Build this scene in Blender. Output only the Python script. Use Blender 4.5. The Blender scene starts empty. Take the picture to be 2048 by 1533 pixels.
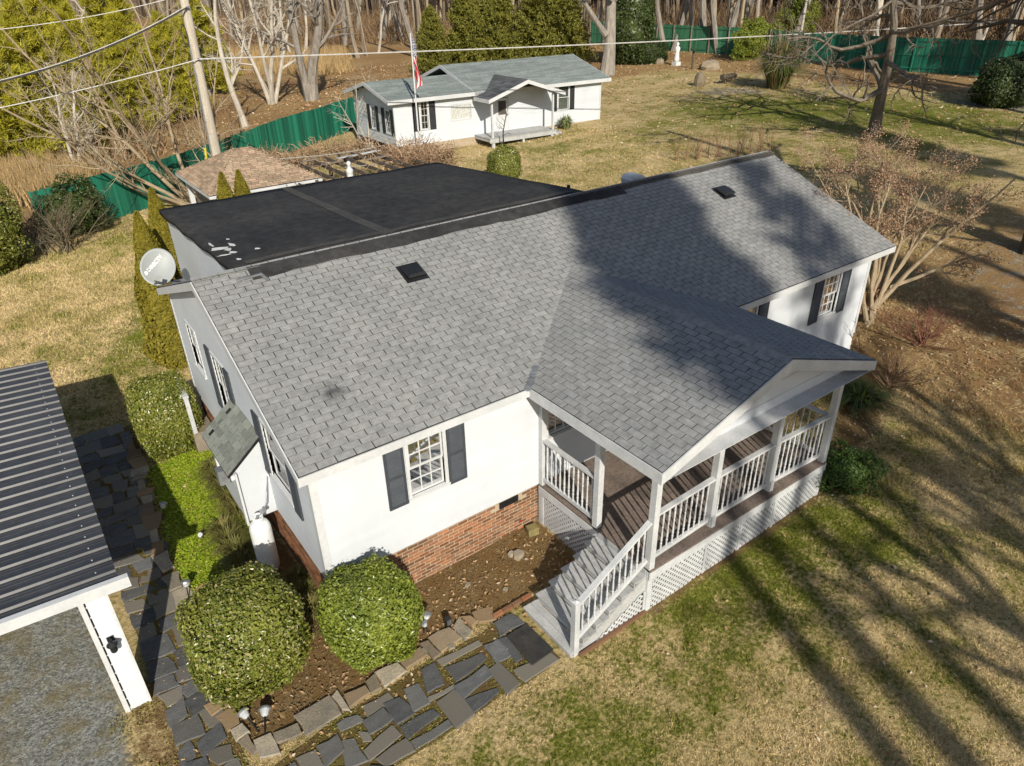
import bpy, math, random
import numpy as np
from mathutils import Matrix, Vector

# ------------------------------------------------------------------ camera, sky, sun, exposure
sc = bpy.context.scene
F_PX, IMG_W, IMG_H = 1404.61, 2048.0, 1533.0
CAM = np.array([-2.3971, -8.594, 9.3745])
PITCH, YAW, ROLL = 1.0560, -0.6203, -0.0235
CAM_M = (Matrix.Rotation(YAW, 4, 'Z') @ Matrix.Rotation(PITCH, 4, 'X') @ Matrix.Rotation(ROLL, 4, 'Z'))
cam_d = bpy.data.cameras.new('camera')
cam_o = bpy.data.objects.new('camera', cam_d)
sc.collection.objects.link(cam_o)
cam_o.matrix_world = Matrix.Translation(Vector(CAM)) @ CAM_M
cam_d.sensor_fit = 'HORIZONTAL'
cam_d.sensor_width = 36.0
cam_d.lens = F_PX / IMG_W * 36.0
cam_d.clip_start, cam_d.clip_end = 0.1, 2000.0
sc.camera = cam_o

SUN_AZ, SUN_EL = math.radians(19.5), math.radians(31.0)      # azimuth: light travels towards +Y turned to +X
TO_SUN = np.array([-math.sin(SUN_AZ) * math.cos(SUN_EL), -math.cos(SUN_AZ) * math.cos(SUN_EL), math.sin(SUN_EL)])
world = bpy.data.worlds.new('World')
sc.world = world
world.use_nodes = True
wn = world.node_tree
wn.nodes.clear()
sky_n = wn.nodes.new('ShaderNodeTexSky')
sky_n.sky_type = 'NISHITA'
sky_n.sun_disc = False
sky_n.sun_elevation = SUN_EL
sky_n.sun_rotation = math.atan2(TO_SUN[0], TO_SUN[1])
bg_n = wn.nodes.new('ShaderNodeBackground')
bg_n.inputs['Strength'].default_value = 0.074
wo_n = wn.nodes.new('ShaderNodeOutputWorld')
wn.links.new(sky_n.outputs[0], bg_n.inputs['Color'])
wn.links.new(bg_n.outputs[0], wo_n.inputs['Surface'])
sun_d = bpy.data.lights.new('sun', 'SUN')
sun_d.energy = 4.3
sun_d.angle = math.radians(0.55)
sun_d.color = (1.0, 0.93, 0.80)
sun_o = bpy.data.objects.new('sun', sun_d)
sc.collection.objects.link(sun_o)
sun_o.rotation_euler = Vector(TO_SUN).to_track_quat('Z', 'Y').to_euler()
sc.view_settings.view_transform = 'Standard'
sc.view_settings.look = 'None'
sc.view_settings.exposure = 0.42
sc.view_settings.gamma = 1.0
sc.view_settings.use_curve_mapping = False
sc.cycles.max_bounces = 5
sc.cycles.transparent_max_bounces = 10
sc.cycles.use_denoising = True

rng = np.random.default_rng(7)
R = random.Random(7)
COL = sc.collection

# ------------------------------------------------------------------ pixels of the photograph -> places
_CM = np.array(CAM_M.to_3x3())
def ray(u, v):
    return _CM @ np.array([(u - IMG_W / 2) / F_PX, -(v - IMG_H / 2) / F_PX, -1.0])
def on_axis(u, v, ax, val):
    r = ray(u, v)
    return CAM + r * ((val - CAM[ax]) / r[ax])
def ground_z(x, y):
    x = np.asarray(x, float); y = np.asarray(y, float)
    return 0.135 * np.logaddexp(0, (x - 6) / 3.0) + 0.008 * np.maximum(y - 3, 0) - 0.018
def on_ground(u, v):
    z = 0.0
    for _ in range(30):
        p = on_axis(u, v, 2, z)
        z = 0.5 * z + 0.5 * float(ground_z(p[0], p[1]))
    p = on_axis(u, v, 2, z)
    return np.array([p[0], p[1], float(ground_z(p[0], p[1]))])
def gp(u, v, dz=0.0):
    p = on_ground(u, v); p[2] += dz
    return p
def pix(P):
    d = _CM.T @ (np.asarray(P, float) - CAM)
    return np.array([IMG_W / 2 + F_PX * d[0] / -d[2], IMG_H / 2 - F_PX * d[1] / -d[2]])

# ------------------------------------------------------------------ materials
MATS = {}
def nt_new(name):
    m = bpy.data.materials.new(name); m.use_nodes = True
    nt = m.node_tree
    bs = nt.nodes['Principled BSDF']
    return m, nt, bs
def N(nt, t, **kw):
    n = nt.nodes.new(t)
    for k, v in kw.items(): setattr(n, k, v)
    return n
def rgb(c): return (c[0], c[1], c[2], 1.0)
def noise(nt, vec, scale, detail=3, rough=.55, dist=0.0):
    n = N(nt, 'ShaderNodeTexNoise')
    n.inputs['Scale'].default_value = scale; n.inputs['Detail'].default_value = detail
    n.inputs['Roughness'].default_value = rough; n.inputs['Distortion'].default_value = dist
    nt.links.new(vec, n.inputs['Vector'])
    return n.outputs['Fac']
def ramp(nt, fac, a, b, ca=(0, 0, 0), cb=(1, 1, 1)):
    r = N(nt, 'ShaderNodeValToRGB')
    r.color_ramp.elements[0].position = a; r.color_ramp.elements[1].position = b
    r.color_ramp.elements[0].color = rgb(ca); r.color_ramp.elements[1].color = rgb(cb)
    nt.links.new(fac, r.inputs['Fac'])
    return r.outputs['Color']
def mix(nt, fac, a, b, typ='MIX'):
    n = N(nt, 'ShaderNodeMix', data_type='RGBA', blend_type=typ)
    for s, v in ((n.inputs['Factor'], fac), (n.inputs['A'], a), (n.inputs['B'], b)):
        if isinstance(v, (int, float)): s.default_value = v
        elif isinstance(v, tuple): s.default_value = rgb(v)
        else: nt.links.new(v, s)
    return n.outputs['Result']
def math_n(nt, op, a, b=0.0):
    n = N(nt, 'ShaderNodeMath', operation=op)
    for s, v in ((n.inputs[0], a), (n.inputs[1], b)):
        if isinstance(v, (int, float)): s.default_value = v
        else: nt.links.new(v, s)
    return n.outputs[0]
def piece_random(nt):
    oi = N(nt, 'ShaderNodeObjectInfo'); ge = N(nt, 'ShaderNodeNewGeometry')
    return math_n(nt, 'FRACT', math_n(nt, 'ADD', oi.outputs['Random'], ge.outputs['Random Per Island']))
def mat(name, c1, c2=None, scale=6.0, rnd=.12, rough=.8, bump=.15, bscale=None, bdist=.01, metal=0.0, spec=.4,
        coords='pos', stretch=None, fine=.12, hue=None):
    """two tones in a large noise, a fine grain, each loose piece a little lighter or darker, fine relief"""
    if name in MATS: return MATS[name]
    m, nt, bs = nt_new(name)
    if coords == 'pos': vec = N(nt, 'ShaderNodeNewGeometry').outputs['Position']
    else: vec = N(nt, 'ShaderNodeTexCoord').outputs['Object']
    if stretch:
        mp = N(nt, 'ShaderNodeMapping'); mp.inputs['Scale'].default_value = stretch
        nt.links.new(vec, mp.inputs['Vector']); vec = mp.outputs['Vector']
    c2 = c2 or tuple(.72 * x for x in c1)
    f = ramp(nt, noise(nt, vec, scale, 4, .6), .34, .66)
    col = mix(nt, f, c1, c2)
    fn = noise(nt, vec, scale * 9, 3, .7)
    col = mix(nt, 1.0, col, ramp(nt, fn, .25, .75, (1 - fine * 2,) * 3, (1 + fine,) * 3), 'MULTIPLY')
    pr = piece_random(nt)
    if hue: col = mix(nt, ramp(nt, math_n(nt, 'FRACT', math_n(nt, 'MULTIPLY', pr, 7.31)), .35, .75), col, hue)
    col = mix(nt, 1.0, col, ramp(nt, pr, 0, 1, (1 - rnd * 1.5,) * 3, (1 + rnd,) * 3), 'MULTIPLY')
    nt.links.new(col, bs.inputs['Base Color'])
    bs.inputs['Roughness'].default_value = rough
    bs.inputs['Metallic'].default_value = metal
    bs.inputs['Specular IOR Level'].default_value = spec
    if bump > 0:
        b = N(nt, 'ShaderNodeBump'); b.inputs['Strength'].default_value = bump; b.inputs['Distance'].default_value = bdist
        nt.links.new(noise(nt, vec, bscale or scale * 12, 3, .65), b.inputs['Height'])
        nt.links.new(b.outputs['Normal'], bs.inputs['Normal'])
    MATS[name] = m
    return m
def leaf_mat(name, c1, c2, rough=.5, trans=.25, hue=None, spec=.35):
    if name in MATS: return MATS[name]
    m, nt, bs = nt_new(name)
    pos = N(nt, 'ShaderNodeNewGeometry').outputs['Position']
    pr = piece_random(nt)
    big = ramp(nt, noise(nt, pos, 1.6, 3), .35, .65)
    f = math_n(nt, 'ADD', math_n(nt, 'MULTIPLY', pr, .7), math_n(nt, 'MULTIPLY', big, .3))
    col = mix(nt, f, c1, c2)
    if hue: col = mix(nt, ramp(nt, math_n(nt, 'FRACT', math_n(nt, 'MULTIPLY', pr, 13.7)), .86, .9), col, hue)
    nt.links.new(col, bs.inputs['Base Color'])
    bs.inputs['Roughness'].default_value = rough
    bs.inputs['Specular IOR Level'].default_value = spec
    if trans > 0:
        tr = N(nt, 'ShaderNodeBsdfTranslucent'); nt.links.new(col, tr.inputs['Color'])
        ms = N(nt, 'ShaderNodeMixShader'); ms.inputs[0].default_value = trans
        nt.links.new(bs.outputs[0], ms.inputs[1]); nt.links.new(tr.outputs[0], ms.inputs[2])
        nt.links.new(ms.outputs[0], nt.nodes['Material Output'].inputs['Surface'])
    MATS[name] = m
    return m
def glass_mat(name, tint=(.75, .8, .8), refl=.10):
    if name in MATS: return MATS[name]
    m, nt, bs = nt_new(name); nt.nodes.remove(bs)
    tr = N(nt, 'ShaderNodeBsdfTransparent'); tr.inputs['Color'].default_value = rgb(tint)
    gl = N(nt, 'ShaderNodeBsdfGlossy'); gl.inputs['Roughness'].default_value = .03
    fr = N(nt, 'ShaderNodeFresnel'); fr.inputs['IOR'].default_value = 1.5
    fa = math_n(nt, 'ADD', fr.outputs[0], refl)
    ms = N(nt, 'ShaderNodeMixShader')
    nt.links.new(fa, ms.inputs[0]); nt.links.new(tr.outputs[0], ms.inputs[1]); nt.links.new(gl.outputs[0], ms.inputs[2])
    nt.links.new(ms.outputs[0], nt.nodes['Material Output'].inputs['Surface'])
    MATS[name] = m
    return m

# ------------------------------------------------------------------ mesh helpers
BOXF = [(0, 3, 2, 1), (4, 5, 6, 7), (0, 1, 5, 4), (1, 2, 6, 5), (2, 3, 7, 6), (3, 0, 4, 7)]
def ident(a, b, c): return (a, b, c)
def frame(o, s, n):
    """a wall's own axes: along the wall, out of the wall, up"""
    o, s, n = np.array(o, float), np.array(s, float), np.array(n, float)
    def P(a, b, c): return tuple(o + s * a + n * b + np.array([0, 0, c]))
    return P
class MB:
    def __init__(self): self.v, self.f = [], []
    def add(self, vs, fs):
        k = len(self.v); self.v += [tuple(map(float, p)) for p in vs]; self.f += [tuple(i + k for i in q) for q in fs]
        return self
    def box(self, x0, x1, y0, y1, z0, z1, P=ident):
        self.add([P(x0, y0, z0), P(x1, y0, z0), P(x1, y1, z0), P(x0, y1, z0), P(x0, y0, z1), P(x1, y0, z1), P(x1, y1, z1), P(x0, y1, z1)], BOXF)
        return self
    def hexa(self, pts): return self.add(pts, BOXF)
    def prism(self, poly, vec):
        """a flat outline swept along a vector"""
        n = len(poly); p = [np.array(q, float) for q in poly]; w = np.array(vec, float)
        self.add([tuple(q) for q in p] + [tuple(q + w) for q in p],
                 [tuple(range(n))[::-1], tuple(range(n, 2 * n))] + [(i, (i + 1) % n, (i + 1) % n + n, i + n) for i in range(n)])
        return self
    def bar(self, a, b, w, h, up=(0, 0, 1)):
        """a rectangular bar from a to b"""
        a, b = np.array(a, float), np.array(b, float)
        d = (b - a) / np.linalg.norm(b - a); s = np.cross(d, up); s /= np.linalg.norm(s); t = np.cross(s, d)
        s *= w / 2; t *= h / 2
        return self.hexa([a - s - t, a + s - t, b + s - t, b - s - t, a - s + t, a + s + t, b + s + t, b - s + t])
    def tube(self, pts, rad, sides=8, cap=True):
        pts = np.array(pts, float); n = len(pts)
        rad = np.broadcast_to(np.array(rad, float), (n,))
        k = len(self.v); ref = np.array([.31, .17, .93])
        for i in range(n):
            t = pts[min(i + 1, n - 1)] - pts[max(i - 1, 0)]; t /= (np.linalg.norm(t) + 1e-9)
            r_ = ref if abs(t @ ref) < .95 else np.array([1., 0, 0])
            a = np.cross(t, r_); a /= np.linalg.norm(a); b = np.cross(t, a)
            for j in range(sides):
                th = 2 * math.pi * j / sides
                self.v.append(tuple(pts[i] + rad[i] * (math.cos(th) * a + math.sin(th) * b)))
        for i in range(n - 1):
            for j in range(sides):
                j2 = (j + 1) % sides
                self.f.append((k + i * sides + j, k + i * sides + j2, k + (i + 1) * sides + j2, k + (i + 1) * sides + j))
        if cap:
            self.f.append(tuple(k + j for j in range(sides))[::-1]); self.f.append(tuple(k + (n - 1) * sides + j for j in range(sides)))
        return self
    def lathe(self, prof, c=(0, 0, 0), sides=12):
        """(radius, height) pairs turned about the vertical through c"""
        return self.tube([(c[0], c[1], c[2] + h) for r_, h in prof], [r_ for r_, h in prof], sides)
    def mesh(self, name):
        me = bpy.data.meshes.new(name); me.from_pydata(self.v, [], self.f); me.update(); return me
    def build(self, name, m, parent=None, smooth=False):
        return obj(name, self.mesh(name), m, parent, smooth)
def lathe_fix(): pass
def np_mesh(name, V, Fc):
    """a mesh straight from arrays; Fc is (n,3) or (n,4)"""
    V = np.asarray(V, np.float32); Fc = np.asarray(Fc, np.int32); k = Fc.shape[1]
    me = bpy.data.meshes.new(name)
    me.vertices.add(len(V)); me.vertices.foreach_set('co', V.ravel())
    me.loops.add(Fc.size); me.loops.foreach_set('vertex_index', Fc.ravel())
    me.polygons.add(len(Fc)); me.polygons.foreach_set('loop_start', np.arange(0, Fc.size, k, dtype=np.int32))
    me.polygons.foreach_set('use_smooth', np.zeros(len(Fc), dtype=bool))
    me.update(calc_edges=True)
    return me
def obj(name, me, m, parent=None, smooth=False):
    o = bpy.data.objects.new(name, me); COL.objects.link(o)
    if m is not None and me is not None and len(me.materials) == 0: me.materials.append(m)
    if parent is not None:
        o.parent = parent
        if parent.type == 'EMPTY': o.matrix_parent_inverse = parent.matrix_basis.inverted()
    if smooth and me is not None:
        me.polygons.foreach_set('use_smooth', np.ones(len(me.polygons), dtype=bool))
    return o
def tag(o, label, cat, group=None):
    o['label'] = label; o['category'] = cat
    if group: o['group'] = group
    return o
def thing(name, label, cat, loc=(0, 0, 0), group=None):
    o = bpy.data.objects.new(name, None); COL.objects.link(o)
    o.location = loc; o.empty_display_size = .3
    o.matrix_basis = Matrix.Translation(Vector(loc))
    return tag(o, label, cat, group)
def structure(o): o['kind'] = 'structure'; return o
def stuff(o): o['kind'] = 'stuff'; return o
def copy_thing(root, M, label=None, group=None):
    r = root.copy(); COL.objects.link(r); r.matrix_basis = M
    if label: r['label'] = label
    if group: r['group'] = group
    for ch in root.children:
        c = ch.copy(); COL.objects.link(c); c.parent = r
        for g in ch.children:
            d = g.copy(); COL.objects.link(d); d.parent = c
    return r
def mat4(o, ex, ey, ez):
    return Matrix(((ex[0], ey[0], ez[0], o[0]), (ex[1], ey[1], ez[1], o[1]), (ex[2], ey[2], ez[2], o[2]), (0, 0, 0, 1)))
# ------------------------------------------------------------------ palette
M_WHITE = mat('white_siding', (.57, .60, .635), (.51, .54, .575), scale=.7, rnd=.015, rough=.55, bump=.05, fine=.02)
M_TRIM = mat('white_trim', (.58, .59, .60), (.50, .515, .525), scale=2.2, rnd=.03, rough=.5, bump=.06, fine=.05)
M_WOODW = mat('white_painted_wood', (.57, .58, .59), (.46, .475, .485), scale=3.0, rnd=.06, rough=.6, bump=.15, fine=.08)
M_TREAD = mat('pale_grey_tread', (.44, .445, .44), (.35, .355, .35), scale=2.6, rnd=.08, rough=.6, bump=.12, fine=.10)
M_SHING = mat('grey_shingle', (.285, .288, .283), (.250, .255, .254), scale=.9, rnd=.05, rough=.95, bump=.5, bscale=170, bdist=.004, fine=.16, spec=.15)
_nt = M_SHING.node_tree; _bs = _nt.nodes['Principled BSDF']; _src = _bs.inputs['Base Color'].links[0].from_socket      # a soot smudge on the front slope
_po = N(_nt, 'ShaderNodeNewGeometry').outputs['Position']; _d = N(_nt, 'ShaderNodeVectorMath', operation='DISTANCE'); _nt.links.new(_po, _d.inputs[0]); _d.inputs[1].default_value = (.94, .99, 3.79)
_w = math_n(_nt, 'ADD', _d.outputs['Value'], math_n(_nt, 'MULTIPLY', math_n(_nt, 'SUBTRACT', noise(_nt, _po, 9, 3), .5), .35))
_nt.links.new(mix(_nt, ramp(_nt, _w, .03, .24, (.85, .85, .85), (0, 0, 0)), _src, (.035, .036, .04)), _bs.inputs['Base Color'])
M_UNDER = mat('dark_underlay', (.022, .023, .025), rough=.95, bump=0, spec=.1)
M_MEMB = mat('black_membrane', (.030, .030, .032), (.050, .049, .048), scale=.55, rnd=.02, rough=.85, bump=.25, bscale=9, bdist=.02, fine=.25, spec=.15)
M_MEMB2 = mat('worn_membrane_strip', (.085, .078, .068), (.055, .052, .049), scale=1.4, rnd=.05, rough=.7, bump=.3, bscale=20, fine=.25, spec=.2)
M_DARK = mat('charcoal_plastic', (.018, .019, .021), rough=.45, bump=.05)
M_SHUT = mat('slate_shutter', (.040, .048, .060), (.052, .060, .072), scale=3, rnd=.05, rough=.6, bump=.1)
M_BRICK = mat('red_brick', (.34, .150, .075), (.25, .115, .06), scale=5, rnd=.28, rough=.9, bump=.35, bscale=70, fine=.18, hue=(.20, .115, .07), spec=.1)
M_MORT = mat('pale_mortar', (.46, .38, .28), (.38, .30, .21), scale=4, rough=.95, bump=.3, spec=.1)
M_CARPET = mat('brown_deck_carpet', (.215, .172, .145), (.17, .135, .115), scale=2, rnd=.02, rough=1, bump=.4, bscale=260, bdist=.006, fine=.22, spec=.05)
M_GLASS = glass_mat('window_glass')
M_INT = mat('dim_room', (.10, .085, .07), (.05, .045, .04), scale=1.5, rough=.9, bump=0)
M_CURT = mat('beige_curtain', (.50, .42, .28), (.38, .31, .20), scale=3, rough=.9, bump=.2)
M_METAL = mat('dark_grey_metal_roof', (.055, .056, .060), (.040, .041, .045), scale=.8, rnd=.05, rough=.38, bump=.06, metal=.0, spec=.6, fine=.15)
M_GALV = mat('dull_grey_metal', (.42, .44, .45), rough=.4, metal=.6, bump=.05)
M_LWOOD = mat('grey_wood', (.26, .22, .17), (.18, .15, .12), scale=6, rough=.9, bump=.3)

# ------------------------------------------------------------------ main house
L, OH, OHR, HE, HR, YR, OE = 15.19, .19, .77, 3.29, 5.03, 3.99, .17
YB, ZB = 8.15, 3.62                                   # back eave
SL = (HR - HE) / (YR + OE)
ZS, DECK = .97, .98                                   # bottom of siding, porch floor
PX0, PX1, PY = 4.32, 9.25, -2.95                      # porch corners
PXL, PXR, PYF, PRX, PRZ, PEZ = 4.0, 9.57, -3.27, 6.79, 4.22, 3.29
PSL = (PRZ - PEZ) / (PRX - PXL)
house = thing('main_house', 'long white single-storey house with grey shingle roof, brick base and front porch', 'house', (L / 2, 4, 0))

def cut(s0, s1, holes):
    segs = [(s0, s1)]
    for a, b in holes:
        segs = [q for x, y in segs for q in ((x, min(y, a)), (max(x, b), y)) if q[1] - q[0] > .01]
    return segs
def siding(P, wall, s0, s1, z0, z1, exposure, holes=(), top=None, m=None, name='siding_board'):
    """lap boards, one piece each, broken at the window and door openings"""
    z = z0
    while z < z1 - .02:
        zt = min(z + exposure, z1)
        a, b = (s0, s1) if top is None else top((z + zt) / 2)
        if b - a > .05:
            for x, y in cut(a, b, [(h[0], h[1]) for h in holes if h[2] < (z + zt) / 2 < h[3]]):
                mb = MB()
                mb.hexa([P(x, 0, z), P(y, 0, z), P(y, .022, z), P(x, .022, z), P(x, 0, zt + .008), P(y, 0, zt + .008), P(y, .010, zt + .008), P(x, .010, zt + .008)])
                mb.build(name, m or M_WHITE, wall)
        z += exposure
def shutter(P, parent, s0, s1, z0, z1, m=None, tilt=0):
    mb = MB(); t = .045
    for a, b in ((s0, s0 + t), (s1 - t, s1)): mb.box(a, b, .022, .055, z0, z1, P)
    zm = z0 + (z1 - z0) * .5
    for a, b in ((z0, z0 + .06), (zm - .03, zm + .03), (z1 - .05, z1)): mb.box(s0 + t, s1 - t, .022, .055, a, b, P)
    for a, b in ((z0 + .06, zm - .03), (zm + .03, z1 - .05)):
        n = max(4, int((b - a) / .034))
        for i in range(n):
            z = a + (b - a) * (i + .5) / n; h = (b - a) / n * .55
            mb.hexa([P(s0 + t, .046, z - h), P(s1 - t, .046, z - h), P(s1 - t, .054, z - h), P(s0 + t, .054, z - h), P(s0 + t, .024, z + h), P(s1 - t, .024, z + h), P(s1 - t, .032, z + h), P(s0 + t, .032, z + h)])
    return mb.build('shutter', m or M_SHUT, parent)
def window(P, parent, s0, s1, z0, z1, cols=3, rows=4, curtain=0, blind=0, deep=.32):
    """double-hung window: casing and sashes, a pane between every pair of bars, a sill, the room behind"""
    mb = MB(); c = .055
    mb.box(s0 - c, s0, .0, .035, z0, z1, P); mb.box(s1, s1 + c, .0, .035, z0, z1, P)
    mb.box(s0 - c, s1 + c, .0, .038, z1, z1 + c, P)
    zm = (z0 + z1) / 2; f = .035
    for lo, hi, n in ((z0, zm + .012, -.055), (zm - .012, z1, -.020)):
        mb.box(s0, s0 + f, n - .012, n + .018, lo, hi, P); mb.box(s1 - f, s1, n - .012, n + .018, lo, hi, P)
        mb.box(s0 + f, s1 - f, n - .012, n + .018, lo, lo + f, P); mb.box(s0 + f, s1 - f, n - .012, n + .018, hi - f, hi, P)
        r2 = rows // 2
        for i in range(1, cols):
            x = s0 + f + (s1 - s0 - 2 * f) * i / cols; mb.box(x - .009, x + .009, n - .006, n + .012, lo + f, hi - f, P)
        for j in range(1, r2):
            z = lo + f + (hi - lo - 2 * f) * j / r2; mb.box(s0 + f, s1 - f, n - .005, n + .011, z - .009, z + .009, P)
    w = mb.build('window', M_TRIM, parent)
    for lo, hi, n in ((z0, zm + .012, -.055), (zm - .012, z1, -.020)):
        r2 = rows // 2
        for i in range(cols):
            for j in range(r2):
                a = s0 + f + (s1 - s0 - 2 * f) * i / cols + .009; b = s0 + f + (s1 - s0 - 2 * f) * (i + 1) / cols - .009
                d = lo + f + (hi - lo - 2 * f) * j / r2 + .009; e = lo + f + (hi - lo - 2 * f) * (j + 1) / r2 - .009
                MB().box(a, b, n - .003, n + .003, d, e, P).build('pane', M_GLASS, w)
    MB().box(s0 - c - .02, s1 + c + .02, -.02, .06, z0 - .045, z0, P).build('sill', M_TRIM, w)
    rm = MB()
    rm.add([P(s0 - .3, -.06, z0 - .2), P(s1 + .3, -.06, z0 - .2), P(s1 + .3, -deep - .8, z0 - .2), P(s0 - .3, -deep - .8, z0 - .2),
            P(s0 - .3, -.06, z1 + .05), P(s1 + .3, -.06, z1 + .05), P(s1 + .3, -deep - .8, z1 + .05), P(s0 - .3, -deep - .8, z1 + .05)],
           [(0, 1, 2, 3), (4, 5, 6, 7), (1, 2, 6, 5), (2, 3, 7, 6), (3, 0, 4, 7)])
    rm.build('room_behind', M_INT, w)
    if curtain:
        cu = MB()
        for k in range(curtain):
            a = s0 + .02 + k * .30
            cu.add([P(a + i * .02, -.13 - .015 * (i % 2), zz) for zz in (z0 + .02, z1 - .02) for i in range(11)], [(i, i + 1, i + 12, i + 11) for i in range(10)])
        cu.build('curtain', M_CURT, w)
    if blind:
        bl = MB()
        for i in range(int((z1 - z0) * blind / .05)):
            z = z1 - .03 - i * .05
            bl.hexa([P(s0 + .01, -.12, z), P(s1 - .01, -.12, z), P(s1 - .01, -.085, z - .02), P(s0 + .01, -.085, z - .02), P(s0 + .01, -.12, z + .004), P(s1 - .01, -.12, z + .004), P(s1 - .01, -.085, z - .016), P(s0 + .01, -.085, z - .016)])
        bl.build('blind', M_TRIM, w)
    return w

# front wall
PF = frame((0, 0, 0), (1, 0, 0), (0, -1, 0))
xs = on_axis(1536, 600, 1, 0.0)[0]
front_windows = [(1.62, 2.28, 1.95, 3.06), (4.53, 5.19, 1.95, 3.06), (xs - 1.08, xs - .42, 1.95, 3.06), (13.2, 13.86, 1.95, 3.06)]
DOOR = (6.55, 7.45, DECK, DECK + 2.05)
wall = MB()
for a, b in ((-.024, .09), (L - .09, L + .024)): MB().box(a, b, .0, .030, ZS, 3.14, PF).build('corner_board', M_TRIM, house)
wall.box(.09, L - .09, .0, .026, 3.06 + .06, 3.15, PF)
wf = wall.build('front_wall', M_TRIM, house)
siding(PF, wf, .0, L, ZS, 3.12, .118, front_windows + [DOOR])
siding(PF, wf, PX1 + .1, L, ZS - 7 * .118, ZS - .01, .118)
for k, w in enumerate(front_windows):
    window(PF, house, *w, curtain=(2, 1, 2, 0)[k], blind=(0, 0, 0, .25)[k])
for a, b in ((1.19, 1.54), (2.35, 2.70), (xs - 1.51, xs - 1.16), (xs - .34, xs + .01), (12.76, 13.11), (13.93, 14.28)):
    shutter(PF, house, a, b, 1.89, 3.11)
door = MB().box(DOOR[0], DOOR[1], -.05, -.01, DECK, DOOR[3], PF).build('door', M_TRIM, house)
MB().lathe([(.0, 0), (.03, .01), (.03, .05), (0, .06)], PF(DOOR[0] + .08, .03, DECK + 1), 8).build('handle', M_GALV, door)
MB().box(DOOR[0] + .2, DOOR[1] - .2, -.012, -.004, DECK + 1.1, DECK + 1.85, PF).build('pane', M_GLASS, door)

# left gable wall
PL = frame((0, 0, 0), (0, 1, 0), (-1, 0, 0))
def gable(z):
    a = max(0.0, (z - HE + .13) / SL - OE)
    zb = ZB - .12
    b = 7.95 if z < zb else YR + (HR - .13 - z) / ((HR - ZB) / (YB - YR))
    return a, min(b, 7.95)
left_windows = [(6.05, 6.75, 2.20, 3.22), (4.10, 4.85, 1.95, 3.22), (1.08, 2.05, 1.95, 3.06)]
MB().box(-.020, .09, .0, .031, ZS, 3.13, PL).build('corner_board', M_TRIM, house)
wall = MB().box(7.86, 7.97, .0, .030, ZS, 3.45, PL)
wl = wall.build('left_wall', M_TRIM, house)
siding(PL, wl, 0, 7.95, ZS, HR - .16, .118, left_windows, top=gable)
window(PL, house, *left_windows[0], cols=2, rows=4)
window(PL, house, *left_windows[1], cols=3, rows=4)
window(PL, house, *left_windows[2], cols=1, rows=2)
for a, b, z0, z1 in ((4.95, 5.25, 1.9, 3.28), (3.70, 4.0, 1.9, 3.28), (2.16, 2.48, 1.86, 3.10), (.64, .96, 1.86, 3.10)):
    shutter(PL, house, a, b, z0, z1)
# right gable and back: plain boarded walls
wr = MB()
wr.prism([(L, 0, 0.2), (L, 7.95, .2), (L, 7.95, 3.5), (L, YR, HR - .15), (L, 0, 3.2)], (-.1, 0, 0))
wr.build('right_wall', M_WHITE, house)
MB().box(0.1, L - .1, 7.85, 7.95, .2, 3.5).build('back_wall', M_WHITE, house)

# brick base
base = MB(); base.box(.02, L - .02, -.0, .10, -.1, ZS, frame((0, .0355, 0), (1, 0, 0), (0, 1, 0)))
base.box(.026, .12, .16, 7.9, -.1, ZS - .002)
bb = base.build('brick_base', M_MORT, house)
bm = MB().box(0, .192, 0, .02, 0, .057).mesh('brick')
bm.materials.append(M_BRICK)
CH = .0735
bricks = []
for i in range(14):
    z = -.05 + i * CH
    if z + .06 > ZS - .004: break
    x = -.006 - (.104 if i % 2 else 0)
    while x < L:
        if x > -.11 and not (3.38 - .2 < x < 3.86 and .76 - .06 < z < .92): bricks.append((x, z))
        x += .208
bricks.sort(key=lambda q: abs(q[0] - 3.0) if q[0] < 4.4 else 50 + q[0])
for k, (x, z) in enumerate(bricks[:285]):
    o = obj('brick', bm, None, bb)
    o.location = (x + R.uniform(-.003, .003), .032 + R.uniform(-.003, .003), z + R.uniform(-.002, .002))
def boxes_mesh(name, B):
    """many small boxes at once: B is (n,6) x0 x1 y0 y1 z0 z1"""
    B = np.asarray(B, float); V = np.empty((len(B), 8, 3))
    idx = [(0, 2, 4), (1, 2, 4), (1, 3, 4), (0, 3, 4), (0, 2, 5), (1, 2, 5), (1, 3, 5), (0, 3, 5)]
    for i, (a, b, c) in enumerate(idx): V[:, i, 0], V[:, i, 1], V[:, i, 2] = B[:, a], B[:, b], B[:, c]
    Fc = (np.array(BOXF)[None] + 8 * np.arange(len(B))[:, None, None]).reshape(-1, 4)
    return np_mesh(name, V.reshape(-1, 3), Fc)
rest = [(x, x + .198, .032, .052, z, z + .06) for x, z in bricks[285:]]
for i in range(14):
    z = -.05 + i * CH
    if z + .06 > ZS - .004: break
    y = .055 - (.104 if i % 2 else 0)
    while y < 7.8:
        rest.append((.018, .04, max(y, .053), y + .198, z, z + .06)); y += .208
stuff(obj('side_bricks', boxes_mesh('side_bricks', rest), M_BRICK, bb))
fv = MB(); fv.box(3.40, 3.84, .016, .031, .76, .905)
for i in range(12): fv.box(3.42 + i * .034, 3.43 + i * .034, .006, .016, .78, .89)
for j in range(4): fv.box(3.415, 3.82, .010, .0165, .79 + j * .025, .797 + j * .025)
fv.build('foundation_vent', M_DARK, house)

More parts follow.
